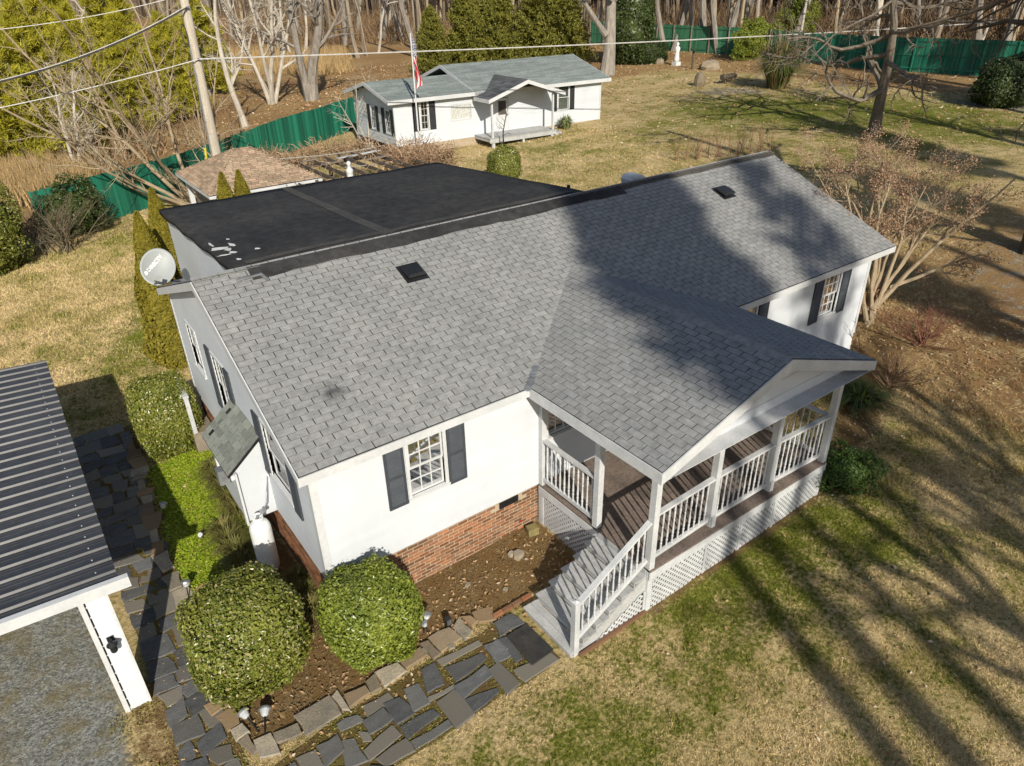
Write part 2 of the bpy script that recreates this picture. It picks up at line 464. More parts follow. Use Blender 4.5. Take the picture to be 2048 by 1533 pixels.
# roof decks, fascia, shingles
def slab(pts, t):
    mb = MB(); mb.prism(pts, (0, 0, -t)); return mb
ro = MB()
ro.prism([(-OH, -OE, HE), (L + OHR, -OE, HE), (L + OHR, YR, HR), (-OH, YR, HR)], (0, 0, -.10))
ro.prism([(-OH, YR + .001, HR), (L + OHR, YR + .001, HR), (L + OHR, YB, ZB), (-OH, YB, ZB)], (0, 0, -.10))
roof = ro.build('roof', M_UNDER, house)
fa = MB()
fa.box(-OH, L + OHR, -OE - .022, -OE, HE - .16, HE - .012)
fa.box(-OH, L + OHR, YB, YB + .02, ZB - .16, ZB - .012)
fa.box(-OH + .02, L + OHR, -OE, .03, HE - .168, HE - .150)
for x in (-OH - .022, L + OHR):
    fa.hexa([(x, -OE - .02, HE - .17), (x + .022, -OE - .02, HE - .17), (x + .022, YR, HR - .17), (x, YR, HR - .17), (x, -OE - .02, HE - .012), (x + .022, -OE - .02, HE - .012), (x + .022, YR, HR - .012), (x, YR, HR - .012)])
    fa.hexa([(x, YR, HR - .17), (x + .022, YR, HR - .17), (x + .022, YB, ZB - .17), (x, YB, ZB - .17), (x, YR, HR - .012), (x + .022, YR, HR - .012), (x + .022, YB, ZB - .012), (x, YB, ZB - .012)])
fa.hexa([(-OH, -OE, HE - .165), (.0, -OE, HE - .165), (.0, YR, HR - .165), (-OH, YR, HR - .165), (-OH, -OE, HE - .15), (.0, -OE, HE - .15), (.0, YR, HR - .15), (-OH, YR, HR - .15)])
fa.hexa([(-OH, YR, HR - .165), (.0, YR, HR - .165), (.0, YB, ZB - .165), (-OH, YB, ZB - .165), (-OH, YR, HR - .15), (.0, YR, HR - .15), (.0, YB, ZB - .15), (-OH, YB, ZB - .15)])
fa.hexa([(L, -OE, HE - .165), (L + OHR, -OE, HE - .165), (L + OHR, YR, HR - .165), (L, YR, HR - .165), (L, -OE, HE - .15), (L + OHR, -OE, HE - .15), (L + OHR, YR, HR - .15), (L, YR, HR - .15)])
fa.build('fascia', M_TRIM, house)

TABW, EXPO, GAP = .305, .127, .015
TABV = np.array([(GAP / 2, 0, 0), (TABW - GAP / 2, 0, 0), (TABW - GAP / 2, EXPO + .014, -.002), (GAP / 2, EXPO + .014, -.002),
                 (GAP / 2, 0, .013), (TABW - GAP / 2, 0, .013), (TABW - GAP / 2, EXPO + .014, .003), (GAP / 2, EXPO + .014, .003)])
M_EDGE = mat('dark_shingle_edge', (.13, .13, .13), rough=.95, bump=0, spec=.1)
def tab_mesh(m):
    me = MB().hexa([tuple(p) for p in TABV]).mesh('shingle'); me.materials.append(m); me.materials.append(M_EDGE)
    me.polygons.foreach_set('material_index', [0, 0, 1, 1, 0, 1]); return me
def edge_field(o):
    o.data.materials.append(M_EDGE); o.data.polygons.foreach_set('material_index', np.tile([0, 0, 1, 1, 0, 1], len(o.data.polygons) // 6)); return stuff(o)
tab_me = tab_mesh(M_SHING)
tabs = []                                             # origin, axes, width cut
def porch_z(x, y): return np.where(y < PYF, -9, PRZ - PSL * abs(x - PRX)) if True else 0
def lay(o, ex, ey, w, l, skip):
    """courses of tabs over a slope: o lower corner, ex along the eave, ey up the slope"""
    o, ex, ey = np.array(o), np.array(ex), np.array(ey); ez = np.cross(ex, ey)
    n = int(math.ceil(l / EXPO - .35))
    for i in range(n):
        x = -(TABW / 2 if i % 2 else 0) + R.uniform(-.006, .006)
        while x < w:
            x0, x1 = max(x, 0), min(x + TABW, w)
            if x1 - x0 > .05:
                p = o + ex * x0 + ey * (i * EXPO + R.uniform(-.003, .003)) + ez * R.uniform(0, .003)
                c = p + ex * (x1 - x0) / 2 + ey * EXPO / 2
                if not skip(c): tabs.append((p, ex, ey, ez, (x1 - x0) / TABW, c))
            x += TABW
f_l = math.hypot(YR + OE, HR - HE)
eyf = (0, (YR + OE) / f_l, (HR - HE) / f_l)
lay((-OH, -OE, HE + .002), (1, 0, 0), eyf, L + OH + OHR, f_l,
    lambda c: PXL < c[0] < PXR and (PRZ - PSL * abs(c[0] - PRX)) > c[2] + .07)
b_l = math.hypot(YB - YR, HR - ZB)
eyb = (0, -(YB - YR) / b_l, (HR - ZB) / b_l)
lay((L + OHR, YB, ZB + .002), (-1, 0, 0), eyb, L + OH + OHR, b_l, lambda c: .9 < c[0] < 8.4)
p_l = math.hypot(PRX - PXL, PRZ - PEZ)
def main_z(y): return HE + SL * (y + OE)
lay((PXL, 2.3, PEZ + .002), (0, -1, 0), ((PRX - PXL) / p_l, 0, (PRZ - PEZ) / p_l), 2.3 - PYF, p_l, lambda c: c[1] > -OE and main_z(c[1]) > c[2] + .06)
lay((PXR, PYF, PEZ + .002), (0, 1, 0), (-(PRX - PXL) / p_l, 0, (PRZ - PEZ) / p_l), 2.3 - PYF, p_l, lambda c: c[1] > -OE and main_z(c[1]) > c[2] + .06)
tabs.sort(key=lambda t: (t[3] @ (CAM - t[5]) < 0, np.linalg.norm(t[5] - CAM)))
near = [t for t in tabs if t[4] > .95 and t[3] @ (CAM - t[5]) > .5 and pix(t[5])[0] < 1500][:290]
near_id = {id(t) for t in near}
V = []
for t in tabs:
    p, ex, ey, ez, w, c = t
    if id(t) in near_id:
        o = obj('shingle', tab_me, None, roof); o.matrix_basis = mat4(p, ex, ey, ez)
    else:
        V.append(p + np.outer(TABV[:, 0] * w, ex) + np.outer(TABV[:, 1], ey) + np.outer(TABV[:, 2], ez))
V = np.array(V)
Fc = (np.array(BOXF)[None] + 8 * np.arange(len(V))[:, None, None]).reshape(-1, 4)
edge_field(obj('shingle_field', np_mesh('shingle_field', V.reshape(-1, 3), Fc), M_SHING, roof))

# dark membrane over the ridge, running on over the flat rear addition
AX0, AX1, AY1 = .62, 8.62, 10.45
def ridge_strip(x0, x1, wf_, wb_, name, m, seg=24):
    mb = MB()
    for i in range(seg):
        a, b = x0 + (x1 - x0) * i / seg, x0 + (x1 - x0) * (i + 1) / seg
        w0 = wf_ * (1 + .06 * math.sin(a * 2.1) + .04 * math.sin(a * 7)); w1 = wf_ * (1 + .06 * math.sin(b * 2.1) + .04 * math.sin(b * 7))
        mb.add([(a, YR - w0, HR - SL * w0 + .022), (b, YR - w1, HR - SL * w1 + .022), (b, YR, HR + .03), (a, YR, HR + .03), (b, YR + wb_, HR - wb_ * .33 + .02), (a, YR + wb_, HR - wb_ * .33 + .02),
                (a, YR - w0, HR - SL * w0), (b, YR - w1, HR - SL * w1)], [(0, 1, 2, 3), (3, 2, 4, 5), (6, 7, 1, 0)])
    return mb.build(name, m, house)
ridge_strip(AX0 + .15, 9.95, .30, .5, 'membrane_flashing', M_MEMB)
ridge_strip(9.955, L + OHR, .17, .17, 'ridge_cap', M_MEMB2)
ad = MB(); ad.box(AX0 + .12, AX1 - .15, 4.5, AY1 - .15, 0, 4.66); addw = ad.build('rear_addition', M_WHITE, house)
AZ0, AZ1 = 4.99, 4.76
me_ = MB()
nx, ny = 26, 16
def az(x, y): return AZ0 + (AZ1 - AZ0) * (y - YR) / (AY1 - YR) + .012 * math.sin(1.9 * x + .7 * y) * math.sin(.9 * x - 1.3 * y) - .02 * math.exp(-((x - 4) / .3) ** 2)
me_.add([(AX0 + (AX1 - AX0 + .5 * (1 - j / ny)) * i / nx + (0 if i else .02 * math.sin(j * 1.7)), YR + .05 + (AY1 - YR - .05) * j / ny, az(AX0 + (AX1 - AX0) * i / nx, YR + (AY1 - YR) * j / ny)) for j in range(ny + 1) for i in range(nx + 1)],
        [(j * (nx + 1) + i, j * (nx + 1) + i + 1, (j + 1) * (nx + 1) + i + 1, (j + 1) * (nx + 1) + i) for j in range(ny) for i in range(nx)])
memb = me_.build('membrane_roof', M_MEMB, house, True)
so = memb.modifiers.new('thickness', 'SOLIDIFY'); so.thickness = .13; so.offset = -1
sm = MB()
for k in range(8):
    a, b = k / 8, (k + 1) / 8
    y0, y1 = 4.35 + (AY1 - 4.4) * a, 4.35 + (AY1 - 4.4) * b
    sm.add([(3.72, y0, az(3.7, y0) + .012), (3.98, y0, az(3.98, y0) + .012), (3.98, y1, az(3.98, y1) + .012), (3.72, y1, az(3.7, y1) + .012)], [(0, 1, 2, 3)])
sm.build('seam_strip', M_MEMB2, memb)
sm = MB()
for k in range(24):
    a, b = .9 + k * .33, .9 + (k + 1) * .33
    sm.add([(a, 4.42, az(a, 4.4) + .014), (b, 4.42, az(b, 4.4) + .014), (b, 4.62, az(b, 4.6) + .014), (a, 4.62, az(a, 4.6) + .014)], [(0, 1, 2, 3)])
sm.build('seam_strip', M_MEMB2, memb)
M_PEEL = mat('white_primer', (.72, .72, .70), rough=.7, bump=.1)
for u, v, a, b in ((437, 499, .16, .07), (463, 490, .05, .09), (457, 501, .07, .05), (466, 507, .07, .04), (449, 513, .13, .02), (478, 522, .04, .04), (515, 500, .05, .03), (422, 490, .03, .08), (455, 477, .03, .03), (519, 545, .06, .03)):
    p = on_axis(u, v, 2, 4.93); n = 9
    ph = R.uniform(0, 6)
    mb = MB(); pts = [(p[0] + a * math.cos(t) * (1 + .35 * math.sin(3 * t + ph)), p[1] + b * 2 * math.sin(t) * (1 + .3 * math.sin(2 * t + ph)), 0) for t in [2 * math.pi * i / n for i in range(n)]]
    mb.add([(x, y, az(x, y) + .012) for x, y, z in pts], [tuple(range(n))]); mb.build('peeling_patch', M_PEEL, memb)
tf = MB()                                                   # torn metal flashing end
tf.bar((.50, 3.72, HR - .07), (.95, 3.74, HR - .06), .05, .03); tf.bar((.93, 3.76, HR - .06), (.99, 3.55, HR - .13), .05, .03)
tf.build('torn_flashing', M_GALV, house)
# vents, pipe
def roof_z(y): return HE + SL * (y + OE)
for x in (3.55, 12.72):
    y = 2.94; z = roof_z(y)
    v = MB(); th = math.atan(SL); e1 = np.array([1, 0, 0.]); e2 = np.array([0, math.cos(th), math.sin(th)]); e3 = np.cross(e1, e2); o = np.array([x, y, z])
    def Q(a, b, c): return tuple(o + e1 * a + e2 * b + e3 * c)
    v.box(-.24, .24, -.24, .26, .010, .02, Q)
    v.hexa([Q(-.14, -.14, .01), Q(.14, -.14, .01), Q(.14, .14, .01), Q(-.14, .14, .01), Q(-.14, -.14, .10), Q(.14, -.14, .10), Q(.14, .14, .07), Q(-.14, .14, .07)])
    v.hexa([Q(-.20, -.20, .09), Q(.20, -.20, .09), Q(.20, .20, .06), Q(-.20, .20, .06), Q(-.16, -.16, .14), Q(.16, -.16, .14), Q(.16, .17, .10), Q(-.16, .17, .10)])
    v.build('roof_vent', M_DARK, house)
p = on_axis(1137, 380, 1, 5.3)
MB().tube([(p[0], 5.3, p[2] - .5), (p[0], 5.3, p[2] + .12)], .045, 10).build('vent_pipe', M_DARK, house)
p = on_axis(1263, 352, 1, 4.75)
v = MB(); v.prism([(p[0] - .24, 4.5, p[2] - .05), (p[0] - .18, 4.5, p[2] + .03), (p[0] - .08, 4.5, p[2] + .05), (p[0] + .14, 4.5, p[2] + .05), (p[0] + .26, 4.5, p[2] - .02), (p[0] + .18, 4.5, p[2] - .3), (p[0] - .18, 4.5, p[2] - .3)], (0, .4, 0))
v.build('exhaust_hood', M_TRIM, house)
# lead and rumpled flashing at the porch valley
fl = MB(); e = R
for k in range(7):
    a = np.array([3.88 + k * .07, -.24 + k * .055, HE + .02 + .012 * (k % 2) + k * .022])
    fl.bar(a, a + np.array([.09, .05, .02 - .03 * (k % 2)]), .11, .012)
fl.build('valley_flashing', M_GALV, house)

# bump-out with its own little roof on the left wall
bo = MB(); bo.prism([(-.56, 2.40, .92), (0, 2.40, .92), (0, 2.40, 2.56), (-.56, 2.40, 2.10)], (0, 1.5, 0))
bump = bo.build('bay_box', M_WHITE, house)
br = MB(); br.prism([(-.70, 2.34, 1.99), (.0, 2.34, 2.58), (.0, 2.34, 2.64), (-.70, 2.34, 2.05)], (0, 1.64, 0)); bayroof = br.build('bay_roof', M_UNDER, house)
M_SH2 = mat('mossy_grey_shingle', (.25, .26, .235), (.20, .22, .19), scale=2.5, rnd=.16, rough=.95, bump=.5, bscale=150, bdist=.004, fine=.14, spec=.1)
tab2 = tab_mesh(M_SH2)
bl = math.hypot(.70, .59); ey = np.array([.70 / bl, 0, .59 / bl]); ex = np.array([0, -1., 0]); ez = np.cross(ex, ey)
for i in range(int(bl / EXPO) + 1):
    y = 3.98 + (.12 if i % 2 else 0)
    while y > 2.34:
        w = min(TABW, y - 2.34); y_ = min(y, 3.98)
        if y_ - 2.34 > .06:
            o = obj('shingle', tab2, None, bayroof); mm = mat4(np.array([-.70, y_, 2.052]) + ey * i * EXPO, ex * min(1, (y_ - 2.34) / TABW), ey, ez); o.matrix_basis = mm
        y -= TABW
tr = MB(); tr.box(-.60, -.562, 2.30, 2.42, .90, 2.06); tr.box(-.60, -.562, 3.86, 3.96, .90, 2.06); tr.box(-.66, -.60, 2.34, 3.98, 1.93, 2.03)
tr.build('bay_trim', M_TRIM, house)
bx = MB(); bx.box(-.78, -.60, 2.86, 3.06, 1.55, 1.85); bx.build('meter_box', M_GALV, house)
# small side stoop with white rail
st = MB(); st.box(-.50, -.03, 6.7, 7.8, .0, .55); stoop = st.build('side_stoop', M_LWOOD, house)
rl = MB()
for x, y in ((-.44, 6.75), (-.44, 7.74)): rl.box(x - .045, x + .045, y - .045, y + .045, .0, 1.50)
rl.box(-.50, -.38, 6.68, 7.82, 1.49, 1.55); rl.box(-.47, -.41, 6.7, 7.8, .75, .82)
rl.build('side_rail', M_WOODW, house)

# ------------------------------------------------------------------ porch
dk = MB(); dk.box(PX0 - .02, PX1 + .05, PY - .03, .0, DECK - .04, DECK); deck = dk.build('porch_floor', M_CARPET, house)
sk = MB()
sk.box(PX0 - .02, PX1 + .04, PY - .035, PY + .0, DECK - .21, DECK - .042); sk.box(PX0 - .03, PX0 + .01, PY, -.03, DECK - .21, DECK - .042); sk.box(PX1 + .01, PX1 + .05, PY, -.03, DECK - .21, DECK - .042)
sk.build('porch_skirt', M_WOODW, house)
def post(x, y, z0, z1, w=.10, cap=False):
    mb = MB().box(x - w / 2, x + w / 2, y - w / 2, y + w / 2, z0, z1)
    if cap:
        mb.box(x - w * .62, x + w * .62, y - w * .62, y + w * .62, z1, z1 + .025)
        mb.hexa([(x - w * .5, y - w * .5, z1 + .025), (x + w * .5, y - w * .5, z1 + .025), (x + w * .5, y + w * .5, z1 + .025), (x - w * .5, y + w * .5, z1 + .025), (x - .01, y - .01, z1 + .05), (x + .01, y - .01, z1 + .05), (x + .01, y + .01, z1 + .05), (x - .01, y + .01, z1 + .05)])
    return mb.build('porch_post', M_WOODW, house)
PRY = PY + .16
BEAM0, BEAM1 = 2.88, 3.13
PPX = [PX0 + .04, 5.97, 7.62, PX1 - .02]
post(PPX[0], PY + .05, -.05, BEAM0 + .02, .12); post(PPX[3], PY + .05, -.0, BEAM0 + .02, .12)
for x in PPX[1:3]: post(x, PRY, DECK, BEAM0 + .02, .12); 
for x in PPX[1:3]: MB().box(x - .05, x + .05, PRY - .10, PRY - .062, DECK - .02, DECK + .22).build('post_foot', M_WOODW, house)
post(PX0 + .04, -1.62, -.05, BEAM0 + .02, .12); post(PX0 + .04, -.07, -.05, BEAM0 + .02, .11); post(PX1 - .02, -1.45, DECK, DECK + 1.02, .09, True)
bmx = MB()
bmx.box(PX0 - .10, PX1 + .12, PY - .03, PY + .12, BEAM0, BEAM1); bmx.box(PX0 - .03, PX0 + .11, PY + .12, .0, BEAM0, BEAM1); bmx.box(PX1 - .09, PX1 + .05, PY + .12, .0, BEAM0, BEAM1)
bmx.build('porch_beam', M_WOODW, house)
MB().box(PX0 + .12, PX1 - .1, PY + .13, -.03, BEAM1 - .03, BEAM1).build('porch_ceiling', M_WOODW, house)
pr = MB()
pr.prism([(PXL, PYF, PEZ), (PRX, PYF, PRZ), (PXR, PYF, PEZ), (PXR, PYF, PEZ - .06), (PRX, PYF, PRZ - .07), (PXL, PYF, PEZ - .06)], (0, 2.2 - PYF, 0))
pr.build('porch_roof', M_UNDER, house)
fp = MB(); fz = .20
for s in (0, 1):
    xa = PXL if s == 0 else PXR
    fp.hexa([(xa, PYF - .025, PEZ - fz), (PRX, PYF - .025, PRZ - fz - .01), (PRX, PYF, PRZ - fz - .01), (xa, PYF, PEZ - fz), (xa, PYF - .025, PEZ - .01), (PRX, PYF - .025, PRZ - .01), (PRX, PYF, PRZ - .01), (xa, PYF, PEZ - .01)])
    xo = PXL - .024 if s == 0 else PXR
    fp.box(xo, xo + .024, PYF - .025, -.02 if s == 0 else -.02, PEZ - fz, PEZ - .008)
    x0, x1 = (PXL, PX0 - .03) if s == 0 else (PX1 + .05, PXR)
    fp.box(x0, x1, PYF, -.03, PEZ - fz + .004, PEZ - fz + .02)
fp.box(PX0 - .1, PX1 + .1, PYF, PY - .03, PEZ - fz + .006, PEZ - fz + .018)
fp.build('porch_fascia', M_WOODW, house)
g = MB(); g.prism([(PXL + .12, PY - .028, PEZ - .16), (PXR - .12, PY - .028, PEZ - .16), (PXR - .12, PY - .028, PEZ - .05), (PRX, PY - .028, PRZ - .09), (PXL + .12, PY - .028, PEZ - .05)], (0, .05, 0))
gab = g.build('porch_gable', M_WHITE, house)
for z, w in ((3.30, 2.3), (3.60, 1.4)): MB().box(PRX - w, PRX + w, PY - .034, PY - .027, z, z + .012).build('batten', M_WOODW, gab)
cap_me = MB(); cap_me.add([(-.15, 0, -.045), (0, 0, .012), (.15, 0, -.045), (.15, .17, -.058), (0, .17, -.001), (-.15, .17, -.058), (-.15, 0, -.055), (0, 0, .0), (.15, 0, -.055)], [(0, 1, 4, 5), (1, 2, 3, 4), (6, 7, 1, 0), (7, 8, 2, 1)])
cap_me = cap_me.mesh('ridge_shingle'); cap_me.materials.append(M_SHING)
y = PYF
while y < 2.0:
    o = obj('ridge_shingle', cap_me, None, roof); o.location = (PRX + R.uniform(-.006, .006), y, PRZ + .012 + R.uniform(0, .003)); y += .14

# railings
bal_prof = [(.016, 0), (.016, .14), (.022, .15), (.013, .17), (.020, .22), (.016, .33), (.011, .46), (.017, .49), (.011, .52), (.018, .60), (.020, .66), (.012, .70), (.021, .72), (.016, .73), (.016, .86)]
bal_me = MB().lathe(bal_prof, sides=8).mesh('baluster'); bal_me.materials.append(M_WOODW)
def railing(a, b, z0, z1, n, zb0=None, zb1=None):
    """top and bottom rail between two places, with turned balusters; rails may slope"""
    a, b = np.array(a), np.array(b)
    zb0 = z0 if zb0 is None else zb0; zb1 = z1 if zb1 is None else zb1
    mb = MB()
    mb.bar((*a, z1), (*b, zb1), .09, .045)
    rr = mb.build('railing', M_WOODW, house); MB().bar((*a, z0), (*b, zb0), .05, .075).build('bottom_rail', M_WOODW, rr)
    for i in range(n):
        t = (i + .75) / (n + .5); p = a + (b - a) * t
        zl = z0 + (zb0 - z0) * t + .03; zh = z1 + (zb1 - z1) * t - .02
        o = obj('baluster', bal_me, None, rr); o.location = (p[0], p[1], zl); o.scale = (1, 1, (zh - zl) / .86); o.rotation_euler = (0, 0, R.uniform(0, 3))
RB, RT = DECK + .13, DECK + 1.03
for i in range(3): railing((PPX[i] + .06, PRY - (0 if i else .06)), (PPX[i + 1] - .06, PRY - (0 if i < 2 else .06)), RB, RT, 10)
railing((PX0 + .04, -.13), (PX0 + .04, -1.56), RB, RT, 11)
railing((PX1 - .02, PY + .11), (PX1 - .02, -1.50), RB, RT, 9)

# stairs
NR = 7; RISE = DECK / NR; TR = .272; SX = PX0 - .02; SY0, SY1 = -1.70, PY + .02
stt = MB()
for k in range(1, NR):
    x1 = SX - (k - 1) * TR; z = DECK - k * RISE
    stt.box(x1 - TR + .012, x1 - TR + .030, SY1 + .03, SY0 - .03, z - RISE - (.0 if k < NR - 1 else -.02), z - .028)
stt.box(SX - .018, SX - .001, SY1 + .03, SY0 - .03, DECK - RISE, DECK - .028)
for y in (SY1 + .02, SY0 - .05):
    poly = [(SX, y, DECK - RISE - .03), (SX - (NR - 1) * TR + .03, y, .03), (SX - (NR - 1) * TR + .03, y, -.05), (SX - (NR - 1) * TR + .35, y, -.05), (SX, y, DECK - RISE - .34)]
    stt.prism(poly, (0, .035, 0))
stair = stt.build('stairs', M_TREAD, house)
for k in range(1, NR):
    x1 = SX - (k - 1) * TR; z = DECK - k * RISE
    for a, b in ((0, .130), (.137, TR + .015)):
        MB().box(x1 - b, x1 - a, SY1 + R.uniform(-.005, .005), SY0 + R.uniform(-.005, .005), z - .03, z + R.uniform(-.001, .002)).build('tread_board', M_TREAD, stair)
NX = SX - (NR - 1) * TR + .12
post(NX, PY + .07, -.05, 1.16, .10, True)
railing((NX + .05, PY + .07), (PPX[0] - .06, PY + .07), .36, 1.12, 11, .36 + .80, 1.12 + .84)

# lattice
M_LAT = M_WOODW
def lattice(P, s0, s1, z0f, z1f, pitch=.112, w=.040):
    """two layers of diagonal slats, cut to the panel"""
    mb = MB()
    for layer, sg in ((0, 1), (1, -1)):
        zmin, zmax = min(z0f(s0), z0f(s1)), max(z1f(s0), z1f(s1))
        c = s0 - (zmax - zmin) - .2
        while c < s1 + (zmax - zmin) + .2:
            pts = []
            N_ = 40
            zz = np.linspace(zmin, zmax, N_); ss = c + sg * (zz - zmin) + (0 if sg > 0 else 0)
            ok = (ss > s0) & (ss < s1) & (zz > np.vectorize(z0f)(ss)) & (zz < np.vectorize(z1f)(ss))
            if ok.sum() >= 2:
                i0, i1 = np.flatnonzero(ok)[[0, -1]]
                a0, a1, h = .004 + .003 * layer, .010 + .003 * layer, w * .707 / 1.0
                s_a, z_a, s_b, z_b = ss[i0], zz[i0], ss[i1], zz[i1]
                d = w / 2 * .707
                mb.hexa([P(s_a - d, a0, z_a + sg * d), P(s_a + d, a0, z_a - sg * d), P(s_a + d, a1, z_a - sg * d), P(s_a - d, a1, z_a + sg * d),
                         P(s_b - d, a0, z_b + sg * d), P(s_b + d, a0, z_b - sg * d), P(s_b + d, a1, z_b - sg * d), P(s_b - d, a1, z_b + sg * d)])
            c += pitch
    return mb
gzf = lambda x: float(ground_z(x, PY)) - .02
PFR = frame((0, PY - .0, 0), (1, 0, 0), (0, -1, 0))
for a, b in ((PX0 + .10, 5.72), (5.78, 6.70), (6.76, 7.70), (7.76, PX1 - .06)):
    panel = MB()
    panel.box(b - .0, b + .06, -.02, .022, gzf(b), DECK - .2, PFR)
    lp = panel.build('lattice_panel', M_WOODW, house)
    lattice(PFR, a, b, gzf, lambda s: DECK - .20).build('lattice_slats', M_LAT, lp)['kind'] = 'stuff'
PLS = frame((PX0 + .01, 0, 0), (0, 1, 0), (-1, 0, 0))
lp = MB().box(-.16, -.06, -.02, .02, -.02, DECK - .2, PLS).build('lattice_panel', M_WOODW, house)
lattice(PLS, -1.58, -.14, lambda s: -.02, lambda s: DECK - .20).build('lattice_slats', M_LAT, lp)['kind'] = 'stuff'
PSS = frame((0, PY + .03, 0), (1, 0, 0), (0, -1, 0))
lp = MB().box(SX - .05, SX + .0, -.0, .022, 0, DECK - RISE - .34, PSS).build('lattice_panel', M_WOODW, house)
x_lo = SX - (NR - 1) * TR + .40
lattice(PSS, x_lo, SX - .05, lambda s: -.03, lambda s: (DECK - RISE - .30) * (s - x_lo) / (SX - x_lo)).build('lattice_slats', M_LAT, lp)['kind'] = 'stuff'
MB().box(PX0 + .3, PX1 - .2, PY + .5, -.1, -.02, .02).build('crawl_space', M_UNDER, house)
kb = MB(); kb.bar((x_lo - .25, PY - .02, .02), (SX + .0, PY - .02, .03), .05, .10); kb.build('kick_board', M_BRICK, house)
# ------------------------------------------------------------------ carport
CPX, CPY0, CPY1, CPZ = -2.70, .30, 8.42, 2.43
carport = thing('carport', 'open carport with dark ribbed metal roof and white trim beside the stone path', 'carport', (-5, 4, 0))
prof = []; PIT = .3045
pw = PIT * 3
for k in range(3):
    y = k * PIT
    prof += [(y, 0), (y + .105, 0), (y + .112, .005), (y + .122, .005), (y + .129, 0), (y + .175, 0), (y + .182, .005), (y + .192, .005), (y + .199, 0), (y + .232, 0), (y + .250, .032), (y + .286, .032), (y + PIT, 0)]
CSL = .055
pm = MB(); n = len(prof)
XL = -9.2
pm.add([(CPX, y, CPZ + z) for y, z in prof] + [(-6.0, y, CPZ + (CPX + 6) * CSL + z) for y, z in prof] + [(XL, y, CPZ + (CPX + 6) * CSL - (-6.0 - XL) * CSL + z) for y, z in prof],
       [(i, i + 1, n + i + 1, n + i) for i in range(n - 1)] + [(n + i, n + i + 1, 2 * n + i + 1, 2 * n + i) for i in range(n - 1)])
pm = pm.mesh('roof_panel'); pm.materials.append(M_METAL)
for k in range(9):
    o = obj('roof_panel', pm, None, carport); o.location = (R.uniform(-.006, .006), CPY0 - .02 + k * pw, R.uniform(0, .002))
    so = o.modifiers.new('thickness', 'SOLIDIFY'); so.thickness = .004; so.offset = -1
fc = MB(); fc.hexa([(CPX + .12, CPY0 - .06, CPZ - .12), (-6, CPY0 - .06, CPZ + .06), (-6, CPY0 - .03, CPZ + .06), (CPX + .12, CPY0 - .03, CPZ - .12), (CPX + .12, CPY0 - .06, CPZ + .045), (-6, CPY0 - .06, CPZ + .225), (-6, CPY0 - .03, CPZ + .225), (CPX + .12, CPY0 - .03, CPZ + .045)])
fc.hexa([(CPX + .12, CPY0 - .06, CPZ + .045), (-6, CPY0 - .06, CPZ + .225), (-6, CPY0 + .03, CPZ + .225), (CPX + .12, CPY0 + .03, CPZ + .045), (CPX + .12, CPY0 - .06, CPZ + .052), (-6, CPY0 - .06, CPZ + .232), (-6, CPY0 + .03, CPZ + .232), (CPX + .12, CPY0 + .03, CPZ + .052)])
fc.hexa([(XL, CPY0 - .06, CPZ - .12), (-6, CPY0 - .06, CPZ + .06), (-6, CPY0 - .03, CPZ + .06), (XL, CPY0 - .03, CPZ - .12), (XL, CPY0 - .06, CPZ + .045), (-6, CPY0 - .06, CPZ + .225), (-6, CPY0 - .03, CPZ + .225), (XL, CPY0 - .03, CPZ + .045)])
fc.build('front_fascia', M_TRIM, carport)
MB().box(CPX - .10, CPX - .04, CPY0 + .1, CPY1 - .2, CPZ - .16, CPZ - .008).build('eave_beam', M_DARK, carport)
sc_ = MB()
for k in range(27):
    y = CPY0 + .04 + k * PIT; sc_.box(CPX - .23 - .008, CPX - .23 + .008, y - .008, y + .008, CPZ + .013, CPZ + .020)
stuff(sc_.build('roof_screws', M_TRIM, carport))
for y0 in (.40, 7.9):
    col = MB(); col.box(-3.24, -2.90, y0 + .012, y0 + .15, -.05, CPZ - .1); c_ = col.build('corner_wall', M_TRIM, carport)
    Pc = frame((0, y0 + .012, 0), (1, 0, 0), (0, -1, 0))
    z = .0
    while z < 2.24:
        MB().hexa([Pc(-3.16, 0, z), Pc(-2.905, 0, z), Pc(-2.905, .026, z), Pc(-3.16, .026, z), Pc(-3.16, 0, z + .115), Pc(-2.905, 0, z + .115), Pc(-2.905, .002, z + .112), Pc(-3.16, .002, z + .112)]).build('siding_board', M_WHITE, c_)
        z += .112
    MB().box(-3.25, -3.185, 0, .024, -.04, CPZ - .1, Pc).build('edge_trim', M_TRIM, c_)
    sl = MB(); z = .05
    while z < 2.2: sl.box(-3.183, -3.165, .002, .006, z, z + .16, Pc); z += .19
    sl.build('dark_slots', M_DARK, c_)['kind'] = 'stuff'
    MB().box(-2.925, -2.885, -.005, .022, -.04, CPZ - .1, Pc).build('corner_trim', M_TRIM, c_)
for x in (-9.0,):
    for y0 in (.45, 7.9): MB().box(x, x + .15, y0, y0 + .15, -.05, CPZ - .05).build('support_post', M_TRIM, carport)
p = on_axis(222, 1281, 1, .38)
lm = thing('wall_lantern', 'small dark lantern fixed to the white corner wall of the carport', 'lamp', tuple(p))
MB().box(p[0] - .045, p[0] + .045, .372, .388, p[2] - .07, p[2] + .07).build('back_plate', M_DARK, lm)
MB().tube([(p[0], .38, p[2] + .03), (p[0], .31, p[2] + .09), (p[0], .26, p[2] + .07)], .012, 6).build('bracket', M_DARK, lm)
MB().lathe([(.02, .09), (.075, .05), (.075, .04), (.05, .04), (.045, -.08), (.03, -.10)], (p[0], .26, p[2] - .02), 10).build('lantern_body', M_DARK, lm)

